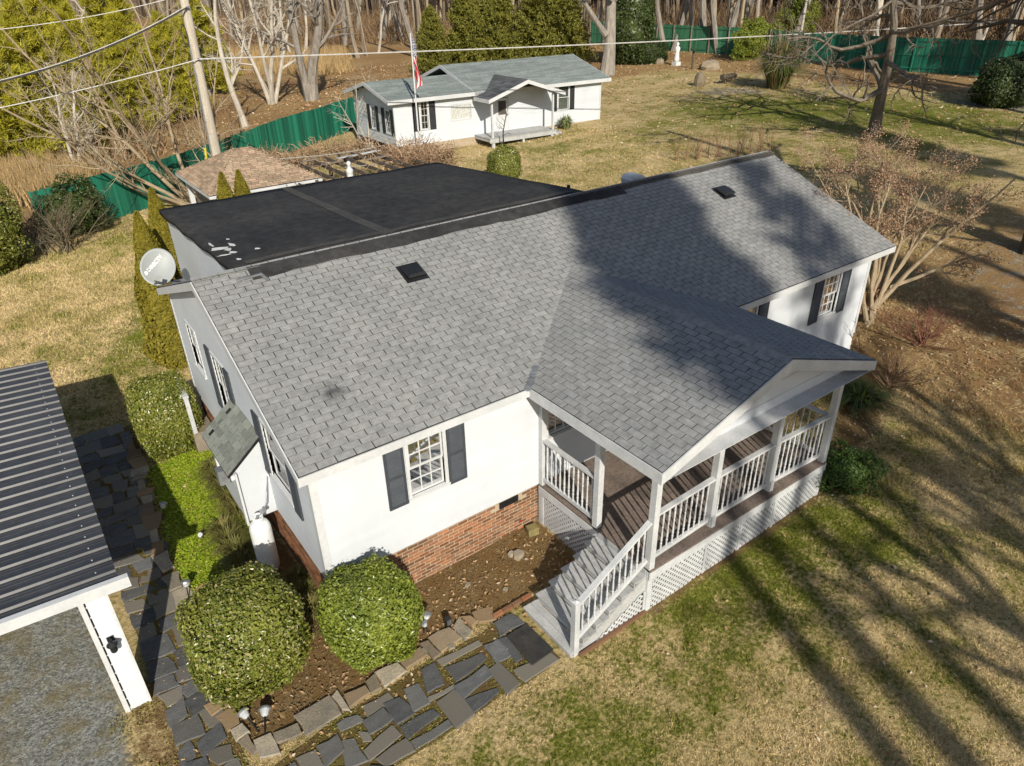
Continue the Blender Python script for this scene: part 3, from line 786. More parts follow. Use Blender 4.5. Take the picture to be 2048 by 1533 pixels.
# ------------------------------------------------------------------ guest cottage
ZE = 3.9                                              # height of the cottage eave above the datum
ea, eb = on_axis(776, 205, 2, ZE), on_axis(1222, 157, 2, ZE)
cs = (eb - ea); CL = np.linalg.norm(cs) - 1.0; cs /= np.linalg.norm(cs)
cn = np.array([cs[1], -cs[0], 0.0])
CZ = 1.18
ca = ea + cs * .45 - cn * .38; ca[2] = CZ
PC = frame((ca[0], ca[1], CZ), cs, cn)
def on_wall(u, v, nn=0.0):
    """place on the cottage front: along the wall and up"""
    r = ray(u, v); o = ca + cn * nn; t = ((o - CAM) @ cn) / (r @ cn); q = CAM + r * t - ca
    return float(q @ cs), float(q[2])
def solve_z(s, n_, v):
    lo, hi = 0, 9
    for _ in range(40):
        m_ = (lo + hi) / 2
        if pix(PC(s, n_, m_))[1] > v: lo = m_
        else: hi = m_
    return lo
M_CROOF = mat('green_grey_shingle', (.235, .265, .255), (.20, .23, .225), scale=.8, rnd=.14, rough=.95, bump=.4, bscale=90, fine=.14, spec=.1)
M_CROOF2 = mat('dark_grey_shingle', (.13, .135, .14), (.10, .105, .11), scale=.8, rnd=.2, rough=.95, bump=.4, bscale=90, fine=.14, spec=.1)
M_SHUT2 = mat('black_shutter', (.030, .030, .032), rough=.6, bump=.1)
cot = thing('guest_cottage', 'small white cottage with green-grey roof and little gabled porch beyond the pergola', 'cottage', PC(CL / 2, -3, 0))
EZ = ZE - CZ + .06
CSP = 5.6
DL, DR = 5.7, 7.6
ZL, ZR = solve_z(-.4, -DL / 2, 165), solve_z(10.5, -DR / 2, 119)
def on_c(u, v): return on_wall(u, v)
w1 = [on_c(840, 205), on_c(858, 258)]; w2 = [on_c(901, 211), on_c(942, 236)]; w3 = [on_c(1117, 172), on_c(1137, 218)]
def rect(w): return (min(w[0][0], w[1][0]), max(w[0][0], w[1][0]), min(w[0][1], w[1][1]), max(w[0][1], w[1][1]))
W1, W2, W3 = rect(w1), rect(w2), rect(w3)
d0, d1 = on_c(991, 200), on_c(1016, 265)
dz0 = .32
DC = (min(d0[0], d1[0]), max(d0[0], d1[0]) + .05, dz0, 2.25)
fw = MB().box(0, CL, .0, .03, EZ - .14, EZ - .02, PC).build('front_wall', M_TRIM, cot)
siding(PC, fw, 0, CL, .18, EZ - .14, .19, [W1, W2, W3, DC])
for a, b in ((-.03, .10), (CL - .1, CL + .03)): MB().box(a, b, .0, .035, .15, EZ - .14, PC).build('corner_board', M_TRIM, cot)
MB().box(0, CL, -.06, .01, -.3, .2, PC).build('plinth', M_MORT, cot)
window(PC, cot, *W1, cols=2, rows=4, curtain=0); window(PC, cot, *W3, cols=1, rows=2, blind=1)
fr = MB(); c = .07
fr.box(W2[0] - c, W2[0], 0, .035, W2[2] - c, W2[3] + c, PC); fr.box(W2[1], W2[1] + c, 0, .035, W2[2] - c, W2[3] + c, PC); fr.box(W2[0], W2[1], 0, .035, W2[2] - c, W2[2], PC); fr.box(W2[0], W2[1], 0, .035, W2[3], W2[3] + c, PC)
fo = fr.build('window', M_TRIM, cot)
mf, ntf, bsf = nt_new('frosted_glass')
vo = N(ntf, 'ShaderNodeTexVoronoi'); vo.inputs['Scale'].default_value = 22
ntf.links.new(N(ntf, 'ShaderNodeNewGeometry').outputs['Position'], vo.inputs['Vector'])
ntf.links.new(ramp(ntf, vo.outputs['Distance'], .2, .5, (.18, .20, .19), (.55, .56, .53)), bsf.inputs['Base Color']); bsf.inputs['Roughness'].default_value = .25
MB().box(W2[0], W2[1], -.03, -.01, W2[2], W2[3], PC).build('pane', mf, fo)
for w_, sp in ((W1, .46), (W3, .42)):
    for a in (w_[0] - .08 - sp, w_[1] + .08): shutter(PC, cot, a, a + sp - .06, w_[2] - .05, w_[3] + .05, M_SHUT2)
cd = MB().box(DC[0] + .05, DC[1] - .03, -.04, .0, dz0, 2.2, PC).build('door', M_TRIM, cot)
MB().box(DC[0] + .18, DC[1] - .16, -.002, .008, 1.25, 2.05, PC).build('pane', M_INT, cd)
MB().box(DC[1] - .12, DC[1] - .06, 0, .06, 1.2, 1.27, PC).build('handle', M_GALV, cd)
dfm = MB(); dfm.box(DC[0], DC[0] + .05, 0, .03, dz0, 2.25, PC); dfm.box(DC[1] - .03, DC[1] + .05, 0, .03, dz0, 2.25, PC); dfm.box(DC[0], DC[1] + .05, 0, .032, 2.25, 2.33, PC); dfm.build('door_frame', M_TRIM, cot)
# left end and the rest of the walls
PCL = frame(PC(0, 0, 0), -cn, -cs)
def gl(z):
    if z < EZ - .1: return 0.0, DL
    t = (z - EZ + .1) / (ZL - EZ) * (DL / 2); return t, DL - t
lwin = [(.55, 1.15, .85, 2.15), (2.6, 3.2, .85, 2.15)]
lw = MB().box(DL - .1, DL, 0, .03, .15, EZ - .1, PCL).build('left_wall', M_TRIM, cot)
siding(PCL, lw, 0, DL, .18, ZL - .1, .19, lwin, top=gl)
for w_ in lwin:
    window(PCL, cot, *w_, cols=2, rows=4)
    for a in (w_[0] - .48, w_[1] + .1): shutter(PCL, cot, a, a + .38, w_[2] - .05, w_[3] + .05, M_SHUT2)
bk = MB(); bk.box(.02, CL, -DL, -DL + .1, -.2, EZ, PC); bk.box(CSP, CL, -DR, -DR + .1, -.2, EZ, PC); bk.box(CSP, CSP + .1, -DR, -DL, -.2, EZ, PC)
bk.build('back_wall', M_WHITE, cot)
rwp = MB(); rwp.prism([PC(CL - .01, 0, -.2), PC(CL - .01, -DR, -.2), PC(CL - .01, -DR, EZ - .05), PC(CL - .01, -DR / 2, ZR - .15), PC(CL - .01, 0, EZ - .05)], tuple(-.1 * cs)); rwp.build('right_wall', M_WHITE, cot)
def gable_roof(s0, s1, n0, n1, ez, rz, m, name, ov=0.35):
    """two slopes with a ridge along the wall, fascia, and stepped shingle courses"""
    nm = (n0 + n1) / 2; k = (rz - ez) / (n0 - nm)
    rb = MB()
    for na in (n0 + ov, n1 - ov):
        za = ez - k * ov
        rb.prism([PC(s0, na, za), PC(s1, na, za), PC(s1, nm, rz), PC(s0, nm, rz)], (0, 0, -.10))
    r_ = rb.build(name, m, cot)
    cr = MB(); ln = math.hypot(abs(n0 + ov - nm), rz - ez + k * ov); nc = int(ln / .16)
    for na in (n0 + ov, n1 - ov):
        za = ez - k * ov
        for i in range(nc):
            t0, t1 = i / nc, min(1, (i + 1.15) / nc); x = s0
            while x < s1:
                xe = min(x + R.uniform(.6, 1.1), s1)
                q = [(x, t0, .004), (xe - .006, t0, .004), (xe - .006, t1, .006), (x, t1, .006), (x, t0, .026), (xe - .006, t0, .026), (xe - .006, t1, .010), (x, t1, .010)]
                cr.hexa([PC(a, na + (nm - na) * t, za + (rz - za) * t + h) for a, t, h in q]); x = xe
    stuff(cr.build('shingle_courses', m, r_))
    ff = MB(); za = ez - k * ov
    ff.box(s0, s1, n0 + ov, n0 + ov + .03, za - .20, za + .01, PC)
    for s_ in (s0 - .03, s1):
        for na in (n0 + ov + .03, n1 - ov):
            ff.prism([PC(s_, na, za - .20), PC(s_, nm, rz - .17), PC(s_, nm, rz + .02), PC(s_, na, za + .01)], tuple(cs * .03))
    ff.build('fascia', M_TRIM, r_)
    return r_
gable_roof(-.45, CSP + .1, 0, -DL, EZ + .05, ZL, M_CROOF, 'left_roof')
gable_roof(CSP - .4, CL + .55, 0, -DR, EZ + .06, ZR, M_CROOF, 'right_roof')
# cottage porch
pl_, pr_ = gp(985, 296), gp(1104, 270)
s_l, n_l = float((pl_ - ca) @ cs), float((pl_ - ca) @ cn); s_r = float((pr_ - ca) @ cs); n_f = 1.75
DS0, DS1 = s_l - .25, s_r + .1
cdk = MB(); cdk.box(DS0, DS1, n_f + .02, n_f + .05, .02, .30, PC); cdk.box(DS0, DS0 + .03, .05, n_f, .08, .26, PC); cdk.box(DS1 - .03, DS1, .05, n_f, .08, .26, PC)
cdo = cdk.build('deck', M_TREAD, cot)
for i in range(12):
    a = .03 + i * (n_f + .05) / 12; MB().box(DS0 - .02, DS1 + .02, a, a + (n_f + .05) / 12 - .012, .26, .30, PC).build('deck_board', M_TREAD, cdo)
for s_ in (DS0 + .3, (DS0 + DS1) / 2, DS1 - .3): MB().box(s_ - .06, s_ + .06, n_f - .1, n_f + .02, -.35, .1, PC).build('deck_foot', M_WOODW, cot)
MB().box(DS1 - .1, DS1 + .55, .9, n_f - .1, -.15, .10, PC).build('step', M_TREAD, cot)
for s_ in (s_l, s_r - .1): MB().box(s_ - .055, s_ + .055, n_f - .12, n_f - .01, -.35, EZ - .28, PC).build('porch_post', M_WOODW, cot)
el = on_wall(978, 201, n_f + .25); er = on_wall(1130, 183, n_f + .25); ap = on_wall(1057, 160, n_f + .25)
es0, es1, ez_, rs, rz_ = el[0], er[0], (el[1] + er[1]) / 2, (el[0] + er[0]) / 2, ap[1]
cpr = MB(); NB = -2.2
cpr.prism([PC(es0, n_f + .25, ez_), PC(rs, n_f + .25, rz_), PC(es1, n_f + .25, ez_), PC(es1, n_f + .25, ez_ - .06), PC(rs, n_f + .25, rz_ - .07), PC(es0, n_f + .25, ez_ - .06)], tuple(cn * (NB - n_f - .25)))
cp = cpr.build('porch_roof', M_CROOF2, cot)
cr = MB(); nc = 9
for sa in (es0, es1):
    for i in range(nc):
        t0, t1 = i / nc, (i + 1.1) / nc; x = n_f + .25
        while x > NB:
            xe = max(x - R.uniform(.4, .9), NB)
            q = [(x, t0, .0), (xe + .006, t0, .0), (xe + .006, t1, .004), (x, t1, .004), (x, t0, .024), (xe + .006, t0, .024), (xe + .006, t1, .01), (x, t1, .01)]
            cr.hexa([PC(sa + (rs - sa) * t, a, ez_ + (rz_ - ez_) * t + h) for a, t, h in q]); x = xe
stuff(cr.build('shingle_courses', M_CROOF2, cp))
ff = MB()
for sa in (es0, es1): ff.prism([PC(sa, n_f + .25, ez_ - .20), PC(rs, n_f + .25, rz_ - .20), PC(rs, n_f + .25, rz_ + .01), PC(sa, n_f + .25, ez_ + .01)], tuple(cn * .03))
ff.box(es0 - .03, es0, .3, n_f + .28, ez_ - .2, ez_ + .01, PC); ff.box(es1, es1 + .03, .3, n_f + .28, ez_ - .2, ez_ + .01, PC)
ff.build('porch_fascia', M_TRIM, cot)

# ------------------------------------------------------------------ pavilion with tan hip roof
GX0, GX1, GY0, GY1, GZ = 4.05, 8.62, 20.1, 25.3, 2.58
pav = thing('pavilion', 'open pavilion with tan multicoloured hip roof by the green fence', 'pavilion', ((GX0 + GX1) / 2, (GY0 + GY1) / 2, .2))
RZ = 3.72; ra, rb_ = np.array([6.05, 22.7, RZ]), np.array([6.62, 22.7, RZ])
M_TAN = mat('tan_shingle', (.44, .325, .215), (.36, .27, .185), scale=1.2, rnd=.22, rough=.95, bump=.4, bscale=90, fine=.14, hue=(.40, .28, .19), spec=.1)
A, B, C_, D = np.array([GX0, GY0, GZ]), np.array([GX1, GY0, GZ]), np.array([GX1, GY1, GZ]), np.array([GX0, GY1, GZ])
pv = MB(); dn = np.array([0, 0, -.03])
pv.add([A, B, C_, D, ra, rb_, A + dn, B + dn, C_ + dn, D + dn], [(0, 1, 5, 4), (1, 2, 5), (2, 3, 4, 5), (3, 0, 4), (9, 8, 7, 6)])
proof = pv.build('hip_roof', M_UNDER, pav)
pf = MB()
for a, b in ((A, B), (B, C_), (C_, D), (D, A)): pf.bar(a + dn * 2.5, b + dn * 2.5, .03, .11)
pf.build('gutter', M_TRIM, pav)
tab3 = tab_mesh(M_TAN)
gt = []
for P0, P1, T0, T1 in ((A, B, ra, rb_), (D, A, ra, ra), (B, C_, rb_, rb_), (C_, D, rb_, ra)):
    ex = (P1 - P0); w = np.linalg.norm(ex); ex /= w
    up = (T0 + T1) / 2 - (P0 + P1) / 2; up -= ex * (up @ ex); l = np.linalg.norm(up); ey = up / l; ez = np.cross(ex, ey)
    a0, a1 = (T0 - P0) @ ex, (T1 - P0) @ ex
    for i in range(int(l / EXPO)):
        t = i * EXPO / l; xa, xb = a0 * t, w + (a1 - w) * t; x = xa - R.uniform(0, .3)
        while x < xb:
            wd = R.choice((.2, .3, .3, .4)); c0, c1 = max(x, xa), min(x + wd, xb)
            if c1 - c0 > .05: gt.append((P0 + ex * c0 + ey * i * EXPO + ez * (.004 + R.uniform(0, .006)), ex * ((c1 - c0) / TABW), ey, ez))
            x += wd
vis = sorted(gt, key=lambda t: (t[3][1] > .1 or t[3][0] > .1, np.linalg.norm(t[0] - CAM)))
V = []
for k, (p, ex, ey, ez) in enumerate(vis):
    if k < 280: o = obj('shingle', tab3, None, proof); o.matrix_basis = mat4(p, ex, ey, ez)
    else: V.append(p + np.outer(TABV[:, 0], ex) + np.outer(TABV[:, 1], ey) + np.outer(TABV[:, 2], ez))
V = np.array(V); Fc = (np.array(BOXF)[None] + 8 * np.arange(len(V))[:, None, None]).reshape(-1, 4)
edge_field(obj('shingle_field', np_mesh('shingle_field', V.reshape(-1, 3), Fc), M_TAN, proof))
for u, v in ((450, 338), (520, 312), (615, 345)):
    p = on_axis(u, v, 2, 3.1)
for x, y in ((GX0 + .35, GY0 + .4), (GX1 - .35, GY0 + .4), (GX0 + .35, GY1 - .4), (GX1 - .35, GY1 - .4)):
    MB().box(x - .1, x + .1, y - .1, y + .1, -.1, GZ - .02).build('support_post', M_TRIM, pav)
bw = MB(); bw.box(GX0 + .3, GX1 - .3, GY0 + .35, GY0 + .45, GZ - .25, GZ - .05); bw.build('beam', M_TRIM, pav)
MB().box(GX0 + .5, GX0 + .62, GY0 + .8, GY1 - .6, -.1, GZ - .3).build('screen_wall', M_LWOOD, pav)

# ------------------------------------------------------------------ green fences
M_GREEN = mat('green_painted_board', (.008, .120, .072), (.006, .085, .055), scale=1.2, rnd=.2, rough=.65, bump=.3, stretch=(1, 1, .15), fine=.12, hue=(.012, .165, .10))
M_GREEN2 = mat('pale_green_board', (.055, .22, .115), (.045, .17, .09), scale=2.5, rnd=.2, rough=.7, bump=.3, stretch=(1, 1, .15), fine=.14)
def fence(name, label, pts, hgt, m, rails=False, post_m=None):
    pts = [np.array(p[:2]) for p in pts]
    t = thing(name, label, 'fence', (pts[0][0], pts[0][1], float(ground_z(*pts[0]))))
    for a, b in zip(pts[:-1], pts[1:]):
        d = b - a; l = np.linalg.norm(d); d /= l; nrm = np.array([d[1], -d[0]])
        if nrm @ (CAM[:2] - a) < 0: nrm = -nrm
        x = 0.0
        while x < l - .05:
            seg = min(2.4, l - x); mb = MB(); k = 0.0
            dz = R.uniform(-.03, .03)
            while k < seg - .01:
                w = min(.14, seg - k); q = a + d * (x + k); g = float(ground_z(*q)); h = hgt + dz + R.uniform(-.012, .012); off = R.uniform(-.006, .006)
                e = q + d * (w - .008); f0, f1 = q + nrm * (.0 + off), e + nrm * (.0 + off); b0, b1 = q - nrm * .02 + nrm * off, e - nrm * .02 + nrm * off
                mb.hexa([(*f0, g - .1), (*f1, g - .1), (*b1, g - .1), (*b0, g - .1), (*f0, g + h), (*f1, g + h), (*b1, g + h), (*b0, g + h)]); k += .14
            pn = mb.build('fence_panel', m, t); pn['kind'] = 'stuff'
            sgn = .05 if rails else -.06
            q = a + d * x + nrm * sgn; g = float(ground_z(*q)); MB().box(q[0] - .05, q[0] + .05, q[1] - .05, q[1] + .05, g - .1, g + hgt + .02).build('fence_post', post_m or m, t)
            for hh in ((.3, hgt * .5, hgt - .25) if rails else ()):
                q0, q1 = a + d * x + nrm * .02, a + d * (x + seg) + nrm * .02
                MB().bar((*q0, float(ground_z(*q0)) + hh), (*q1, float(ground_z(*q1)) + hh), .04, .09).build('fence_rail', m, pn)
            x += seg
    return t
def top_pt(u, v, h):
    z = .5
    for _ in range(30):
        p = on_axis(u, v, 2, z + h); z = float(ground_z(p[0], p[1]))
    return p
FH = 2.05
fence('board_fence', 'dark green solid board fence running behind the pavilion', [top_pt(60, 385, FH), top_pt(118, 371, FH), top_pt(345, 312, FH), top_pt(560, 238, FH), top_pt(712, 193, FH), top_pt(860, 152, FH)], FH, M_GREEN)
RF = 2.5
fence('rail_fence', 'lighter green fence with posts and rails showing, in front of the bare wood', [gp(1180, 88), gp(1312, 99), gp(1500, 113), gp(1620, 128)], RF, M_GREEN2, True, M_LWOOD)
fence('shaded_fence', 'deep green fence beside the gravel drive, shaded by the oak', [gp(1622, 128), gp(1760, 140), gp(2048, 158), gp(2300, 178)], RF, M_GREEN, True)

# ------------------------------------------------------------------ utility pole and wires
M_POLE = mat('weathered_pole', (.56, .50, .41), (.40, .35, .28), scale=5, rough=.9, bump=.4, stretch=(3, 3, .25), fine=.2)
M_WIRE = mat('pale_wire', (.62, .61, .58), rough=.6, bump=0); M_WIRED = mat('dark_wire', (.06, .06, .06), rough=.6, bump=0)
pb = on_axis(434, 318, 1, 26.6); px_, py_ = pb[0], 26.6
pole = thing('utility_pole', 'weathered wooden utility pole rising behind the pavilion', 'pole', (px_, py_, .2))
ptop = on_axis(362, -30, 1, 26.6)
dx = (ptop[0] - px_) / (ptop[2] - pb[2])
def pole_at(z): return np.array([px_ + dx * (z - pb[2]), py_, z])
MB().tube([pole_at(-.3), pole_at(3), pole_at(7), pole_at(13)], [.245, .235, .20, .15], 14).build('shaft', M_POLE, pole, True)
MB().tube([pole_at(.2) + [-.24, -.14, 0], pole_at(7.5) + [-.19, -.12, 0]], .035, 6).build('conduit', M_GALV, pole)
def zpole(v):
    lo, hi = 0, 14
    for _ in range(40):
        m_ = (lo + hi) / 2
        if pix(pole_at(m_))[1] > v: lo = m_
        else: hi = m_
    return lo
for z in (zpole(118), zpole(15)):
    q = pole_at(z); MB().lathe([(.03, -.05), (.06, -.03), (.06, .03), (.03, .05)], (q[0] + .02, q[1] - .26, z), 8).build('insulator', M_GALV, pole)
MB().tube([pole_at(zpole(70)) + [-.35 + .1 * math.cos(t), -.3, .45 * math.sin(t)] for t in np.linspace(0, 6.28, 20)], .02, 5).build('cable_coil', M_WIRED, pole)
guy_b = gp(402, 400) * 0 + on_axis(405, 345, 1, 25.8); guy_b[2] = float(ground_z(guy_b[0], 25.8))
gw = thing('guy_wire', 'steel guy wire with a yellow sleeve beside the wooden pole', 'wire', tuple(guy_b))
top_g = pole_at(7.5); MB().tube([guy_b, top_g], .012, 5).build('strand', M_GALV, gw)
M_YEL = mat('yellow_sleeve', (.62, .55, .02), rough=.5, bump=0)
MB().tube([guy_b + (top_g - guy_b) * .05, guy_b + (top_g - guy_b) * .42], .045, 7).build('sleeve', M_YEL, gw)
def wire(name, label, a, b, sag, r, m):
    a, b = np.array(a, float), np.array(b, float)
    pts = [a + (b - a) * t - np.array([0, 0, sag * 4 * t * (1 - t)]) for t in np.linspace(0, 1, 33)]
    return tag(MB().tube(pts, r, 5).build(name, m), label, 'wire', None)
qa = pole_at(zpole(118)) + [.05, -.28, 0]
e1 = CAM + ray(2150, 33) * 52.0
wire('service_wire', 'pale overhead wire stretched from the pole across to the bare wood', qa, e1, .25, .030, M_WIRE)
e2 = CAM + ray(-80, 232) * 26.0; wire('service_wire', 'pale overhead wire falling from the pole past the bare multi-stemmed tree', qa, e2, .1, .022, M_WIRE)
qb = pole_at(zpole(15)) + [0, -.28, 0]
e3 = CAM + ray(-80, 182) * 24.0; wire('twisted_cable', 'thick dark twisted cable falling leftward from the pole top', qb, e3, .35, .030, M_WIRED)
wire('twisted_cable', 'pale messenger strand wrapped along the thick dark cable', qb + [0, 0, .06], e3 + [0, 0, .05], .35, .015, M_WIRE)
e4 = CAM + ray(-80, 66) * 26.0; wire('service_wire', 'thin pale wire reaching the very top of the pole', pole_at(zpole(-10)), e4, .2, .016, M_WIRE)
for k, (a, b) in enumerate((((560, 318), (772, 290)), ((690, 335), (858, 308)))):
    pa, pb_ = on_axis(*a, 1, 20.5), on_axis(*b, 1, 24.5)
    wire('garden_line', ('thin cord strung over the pergola vines near the fence', 'thin cord strung over the pergola from the white statue')[k], pa, pb_, .1, .018, M_WIRE)

# ------------------------------------------------------------------ flag
fq = on_axis(838, 280, 1, ca[1] - 1.3); fb = np.array([fq[0], fq[1], float(ground_z(fq[0], fq[1]))]); fn_ = cn
fp_ = thing('flagpole', 'slim white flagpole standing in front of the cottage', 'flagpole', tuple(fb))
zt = None
lo, hi = 0, 14
for _ in range(40):
    m_ = (lo + hi) / 2
    if pix(fb + [0, 0, m_])[1] > 66: lo = m_
    else: hi = m_
FZ = lo
MB().tube([fb, fb + [0, 0, FZ]], [.05, .035], 8).build('shaft', M_TRIM, fp_)
MB().lathe([(.01, -.07), (.07, -.03), (.07, .03), (.01, .07)], tuple(fb + [0, 0, FZ + .05]), 8).build('finial', M_GALV, fp_)
mfl, ntl, bsl = nt_new('flag_cloth')
at_ = N(ntl, 'ShaderNodeAttribute'); at_.attribute_name = 'cloth'; ntl.links.new(at_.outputs['Color'], bsl.inputs['Base Color']); bsl.inputs['Roughness'].default_value = .8
nu, nv = 40, 65
FHg, FWd = 1.45, 2.4                                           # hoist, fly
V, cols_ = [], []
for j in range(nv + 1):
    for i in range(nu + 1):
        a, b = i / nu, j / nv                                  # a: down the hoist (stripes across), b: along the fly
        # the flag hangs limp: the fly falls down beside the pole in folds
        drop = b * 2.35; side = .05 + .42 * b ** .8 * (1 - .55 * b) + .10 * a * b
        z = FZ - .12 - a * FHg * (1 - .62 * b) - drop * .92
        fold = .10 * math.sin(9 * a + 3 * b) * (.25 + b) + .05 * math.sin(21 * a - 4 * b)
        p = fb + np.array([side * .8 + fold * .35, 0, 0]) + cn * (.05 + fold) + cs * (.10 * math.sin(6.0 * b + 5 * a) * b)
        V.append((p[0], p[1], fb[2] + z))
        canton = a < 7 / 13 and b < .4
        if canton:
            gx, gy = (b / .4) * 6, (a / (7 / 13)) * 5
            d_ = min(math.hypot(gx % 1 - .5, gy % 1 - .5), math.hypot((gx + .5) % 1 - .5, (gy + .5) % 1 - .5))
            cols_.append((.75, .75, .75, 1) if d_ < .22 else (.03, .045, .16, 1))
        else: cols_.append((.52, .022, .04, 1) if int(a * 13 * .999) % 2 == 0 else (.75, .74, .72, 1))
Fc = [(j * (nu + 1) + i, j * (nu + 1) + i + 1, (j + 1) * (nu + 1) + i + 1, (j + 1) * (nu + 1) + i) for j in range(nv) for i in range(nu)]
fm = np_mesh('flag', V, Fc); ca_ = fm.color_attributes.new('cloth', 'FLOAT_COLOR', 'POINT'); ca_.data.foreach_set('color', np.array(cols_, np.float32).ravel())
tag(obj('flag', fm, mfl, None, True), 'red, white and blue starred and striped flag hanging limp from the white flagpole', 'flag')

# ------------------------------------------------------------------ satellite dish
dc = on_axis(316, 534, 1, 7.95)
dish = thing('satellite_dish', 'pale grey satellite dish on the rear corner of the house roof', 'satellite dish', tuple(on_axis(345, 553, 1, 7.9)))
M_DISH = mat('pale_grey_dish', (.30, .325, .325), (.275, .295, .295), scale=1.5, rnd=.02, rough=.5, bump=.03, fine=.03)
look = CAM - dc; look /= np.linalg.norm(look)
dn_ = look * .9 + np.array([.1, -.2, .35]); dn_ /= np.linalg.norm(dn_)      # it faces the southern sky
dxa = np.cross((0, 0, 1), dn_); dxa /= np.linalg.norm(dxa); dya = np.cross(dn_, dxa)
rw, rh = .35, .42
th = math.radians(-28)
ax1 = dxa * math.cos(th) + dya * math.sin(th); ax2 = -dxa * math.sin(th) + dya * math.cos(th)
dm = MB(); nr, na = 8, 40
vs = [tuple(dc - dn_ * .09)]; fs = []
for i in range(1, nr + 1):
    for j in range(na):
        t = 2 * math.pi * j / na; r_ = i / nr
        vs.append(tuple(dc + ax1 * rw * r_ * math.cos(t) + ax2 * rh * r_ * math.sin(t) - dn_ * .09 * (1 - r_ * r_)))
for j in range(na): fs.append((0, 1 + j, 1 + (j + 1) % na))
for i in range(nr - 1):
    for j in range(na): fs.append((1 + i * na + j, 1 + (i + 1) * na + j, 1 + (i + 1) * na + (j + 1) % na, 1 + i * na + (j + 1) % na))
dm.add(vs, fs); do = dm.build('reflector', M_DISH, dish, True)
so = do.modifiers.new('thickness', 'SOLIDIFY'); so.thickness = .012; so.offset = -1
foot = on_axis(352, 548, 1, 7.85)
MB().tube([dc - dn_ * .12, dc - dn_ * .22 - ax2 * .2, np.array([foot[0] + .05, 7.9, ZB + .12])], .028, 8).build('mast', M_DARK, dish)
lnb = dc + dn_ * .32 - ax2 * .34 + ax1 * .06
MB().tube([dc - ax2 * rh * .95 - dn_ * .02, lnb], .02, 6).build('feed_arm', M_GALV, dish)
Pq = lambda a, b, c: tuple(lnb + ax1 * a + ax2 * b + dn_ * c)
MB().box(-.075, .075, -.065, .065, -.05, .05, Pq).build('feed_head', mat('feed_grey', (.33, .34, .34), rough=.6), dish)
MB().box(foot[0] - .12, foot[0] + .18, 7.6, 8.1, ZB + .02, ZB + .10).build('roof_bracket', M_GALV, dish)
M_PRINT = mat('white_print', (.84, .84, .83), rough=.5, bump=0, rnd=0)
def text_mesh(s, size):
    cu = bpy.data.curves.new('lettering', 'FONT'); cu.body = s; cu.size = size; cu.align_x = 'CENTER'; cu.align_y = 'CENTER'; cu.extrude = .002; cu.offset = .004
    o = bpy.data.objects.new('lettering', cu); COL.objects.link(o)
    dg = bpy.context.evaluated_depsgraph_get(); me = bpy.data.meshes.new_from_object(o.evaluated_get(dg))
    bpy.data.objects.remove(o); return me
tm = text_mesh('DIRECTV', .112)
tdir = np.array(ax1) * math.cos(math.radians(50 + 28 - 10)) + np.array(ax2) * math.sin(math.radians(50 + 28 - 10))
pa = pix(dc); 
best = None
for k in range(72):                                            # turn the lettering to the slant it has in the photograph
    t = 2 * math.pi * k / 72; d = ax1 * math.cos(t) + ax2 * math.sin(t); q = pix(dc + d * .3) - pa; e = (q / np.linalg.norm(q)) @ np.array([.63, -.776])
    if best is None or e > best[0]: best = (e, d)
td = best[1]; tup = np.cross(dn_, td)
oc = tup * .10 + td * .03
for v_ in tm.vertices:                                         # the print follows the hollow of the reflector
    q = oc + td * v_.co.x + tup * v_.co.y; r2 = ((q @ ax1) / rw) ** 2 + ((q @ ax2) / rh) ** 2
    v_.co = Vector(dc + q + dn_ * (.007 + v_.co.z - .09 * (1 - r2)))
to = obj('lettering', tm, M_PRINT, dish)
lg = MB(); lc = dc + tup * .10 - td * .262 - dn_ * .036
for j in range(1): lg.add([tuple(lc + td * 0.042 * math.cos(t) + tup * .042 * math.sin(t) + dn_ * h) for h in (-.01, .004) for t in np.linspace(0, 2 * math.pi, 17)[:-1]], [tuple(range(16, 32))] + [(i, (i + 1) % 16, 16 + (i + 1) % 16, 16 + i) for i in range(16)])
lg.build('logo_disc', M_PRINT, dish)

# ------------------------------------------------------------------ propane cylinder
tb = np.array([-.46, 2.0, 0.0]); tb[2] = float(ground_z(tb[0], tb[1]))
tank = thing('propane_cylinder', 'tall white gas cylinder standing by the brick base behind the clipped shrub', 'gas cylinder', tuple(tb))
M_TANK = mat('white_enamel', (.74, .75, .75), (.66, .68, .69), scale=2, rnd=.0, rough=.45, bump=.05, fine=.06)
MB().lathe([(.15, .0), (.16, .02), (.16, .06), (.188, .10), (.19, .16), (.19, .98), (.18, 1.06), (.145, 1.13), (.08, 1.165), (.03, 1.17)], tuple(tb), 24).build('shell', M_TANK, tank, True)
cl = MB()
for k in range(10):
    if k in (4, 5): continue
    a0, a1 = k * .628, (k + 1) * .628
    for (r0, r1) in ((.095, .10),): cl.hexa([tuple(tb + [r_ * math.cos(a), r_ * math.sin(a), h]) for h in (1.14, 1.27) for r_, a in ((r0, a0), (r1, a0), (r1, a1), (r0, a1))])
cl.build('collar', M_TANK, tank)
MB().lathe([(.02, 1.16), (.025, 1.2), (.015, 1.22), (.03, 1.25), (.03, 1.27), (.0, 1.275)], tuple(tb), 8).build('valve', M_GALV, tank)
MB().lathe([(.0, 0), (.06, .01), (.06, .04), (.0, .06)], tuple(tb + [.13, .05, 1.27]), 10).build('regulator', M_GALV, tank)
h0 = tb + np.array([.13, .05, 1.30]); h1 = np.array([-.05, 2.395, 1.72])
MB().tube([tb + [0, 0, 1.24], h0 - [0, 0, .02]], .012, 6).build('pigtail', M_GALV, tank)
MB().tube([h0, h0 + [.08, .05, .06], h0 * .45 + h1 * .55 + [.02, 0, -.02], h1 + [-.02, -.0, -.12], h1], .013, 6).build('hose', M_GALV, tank)
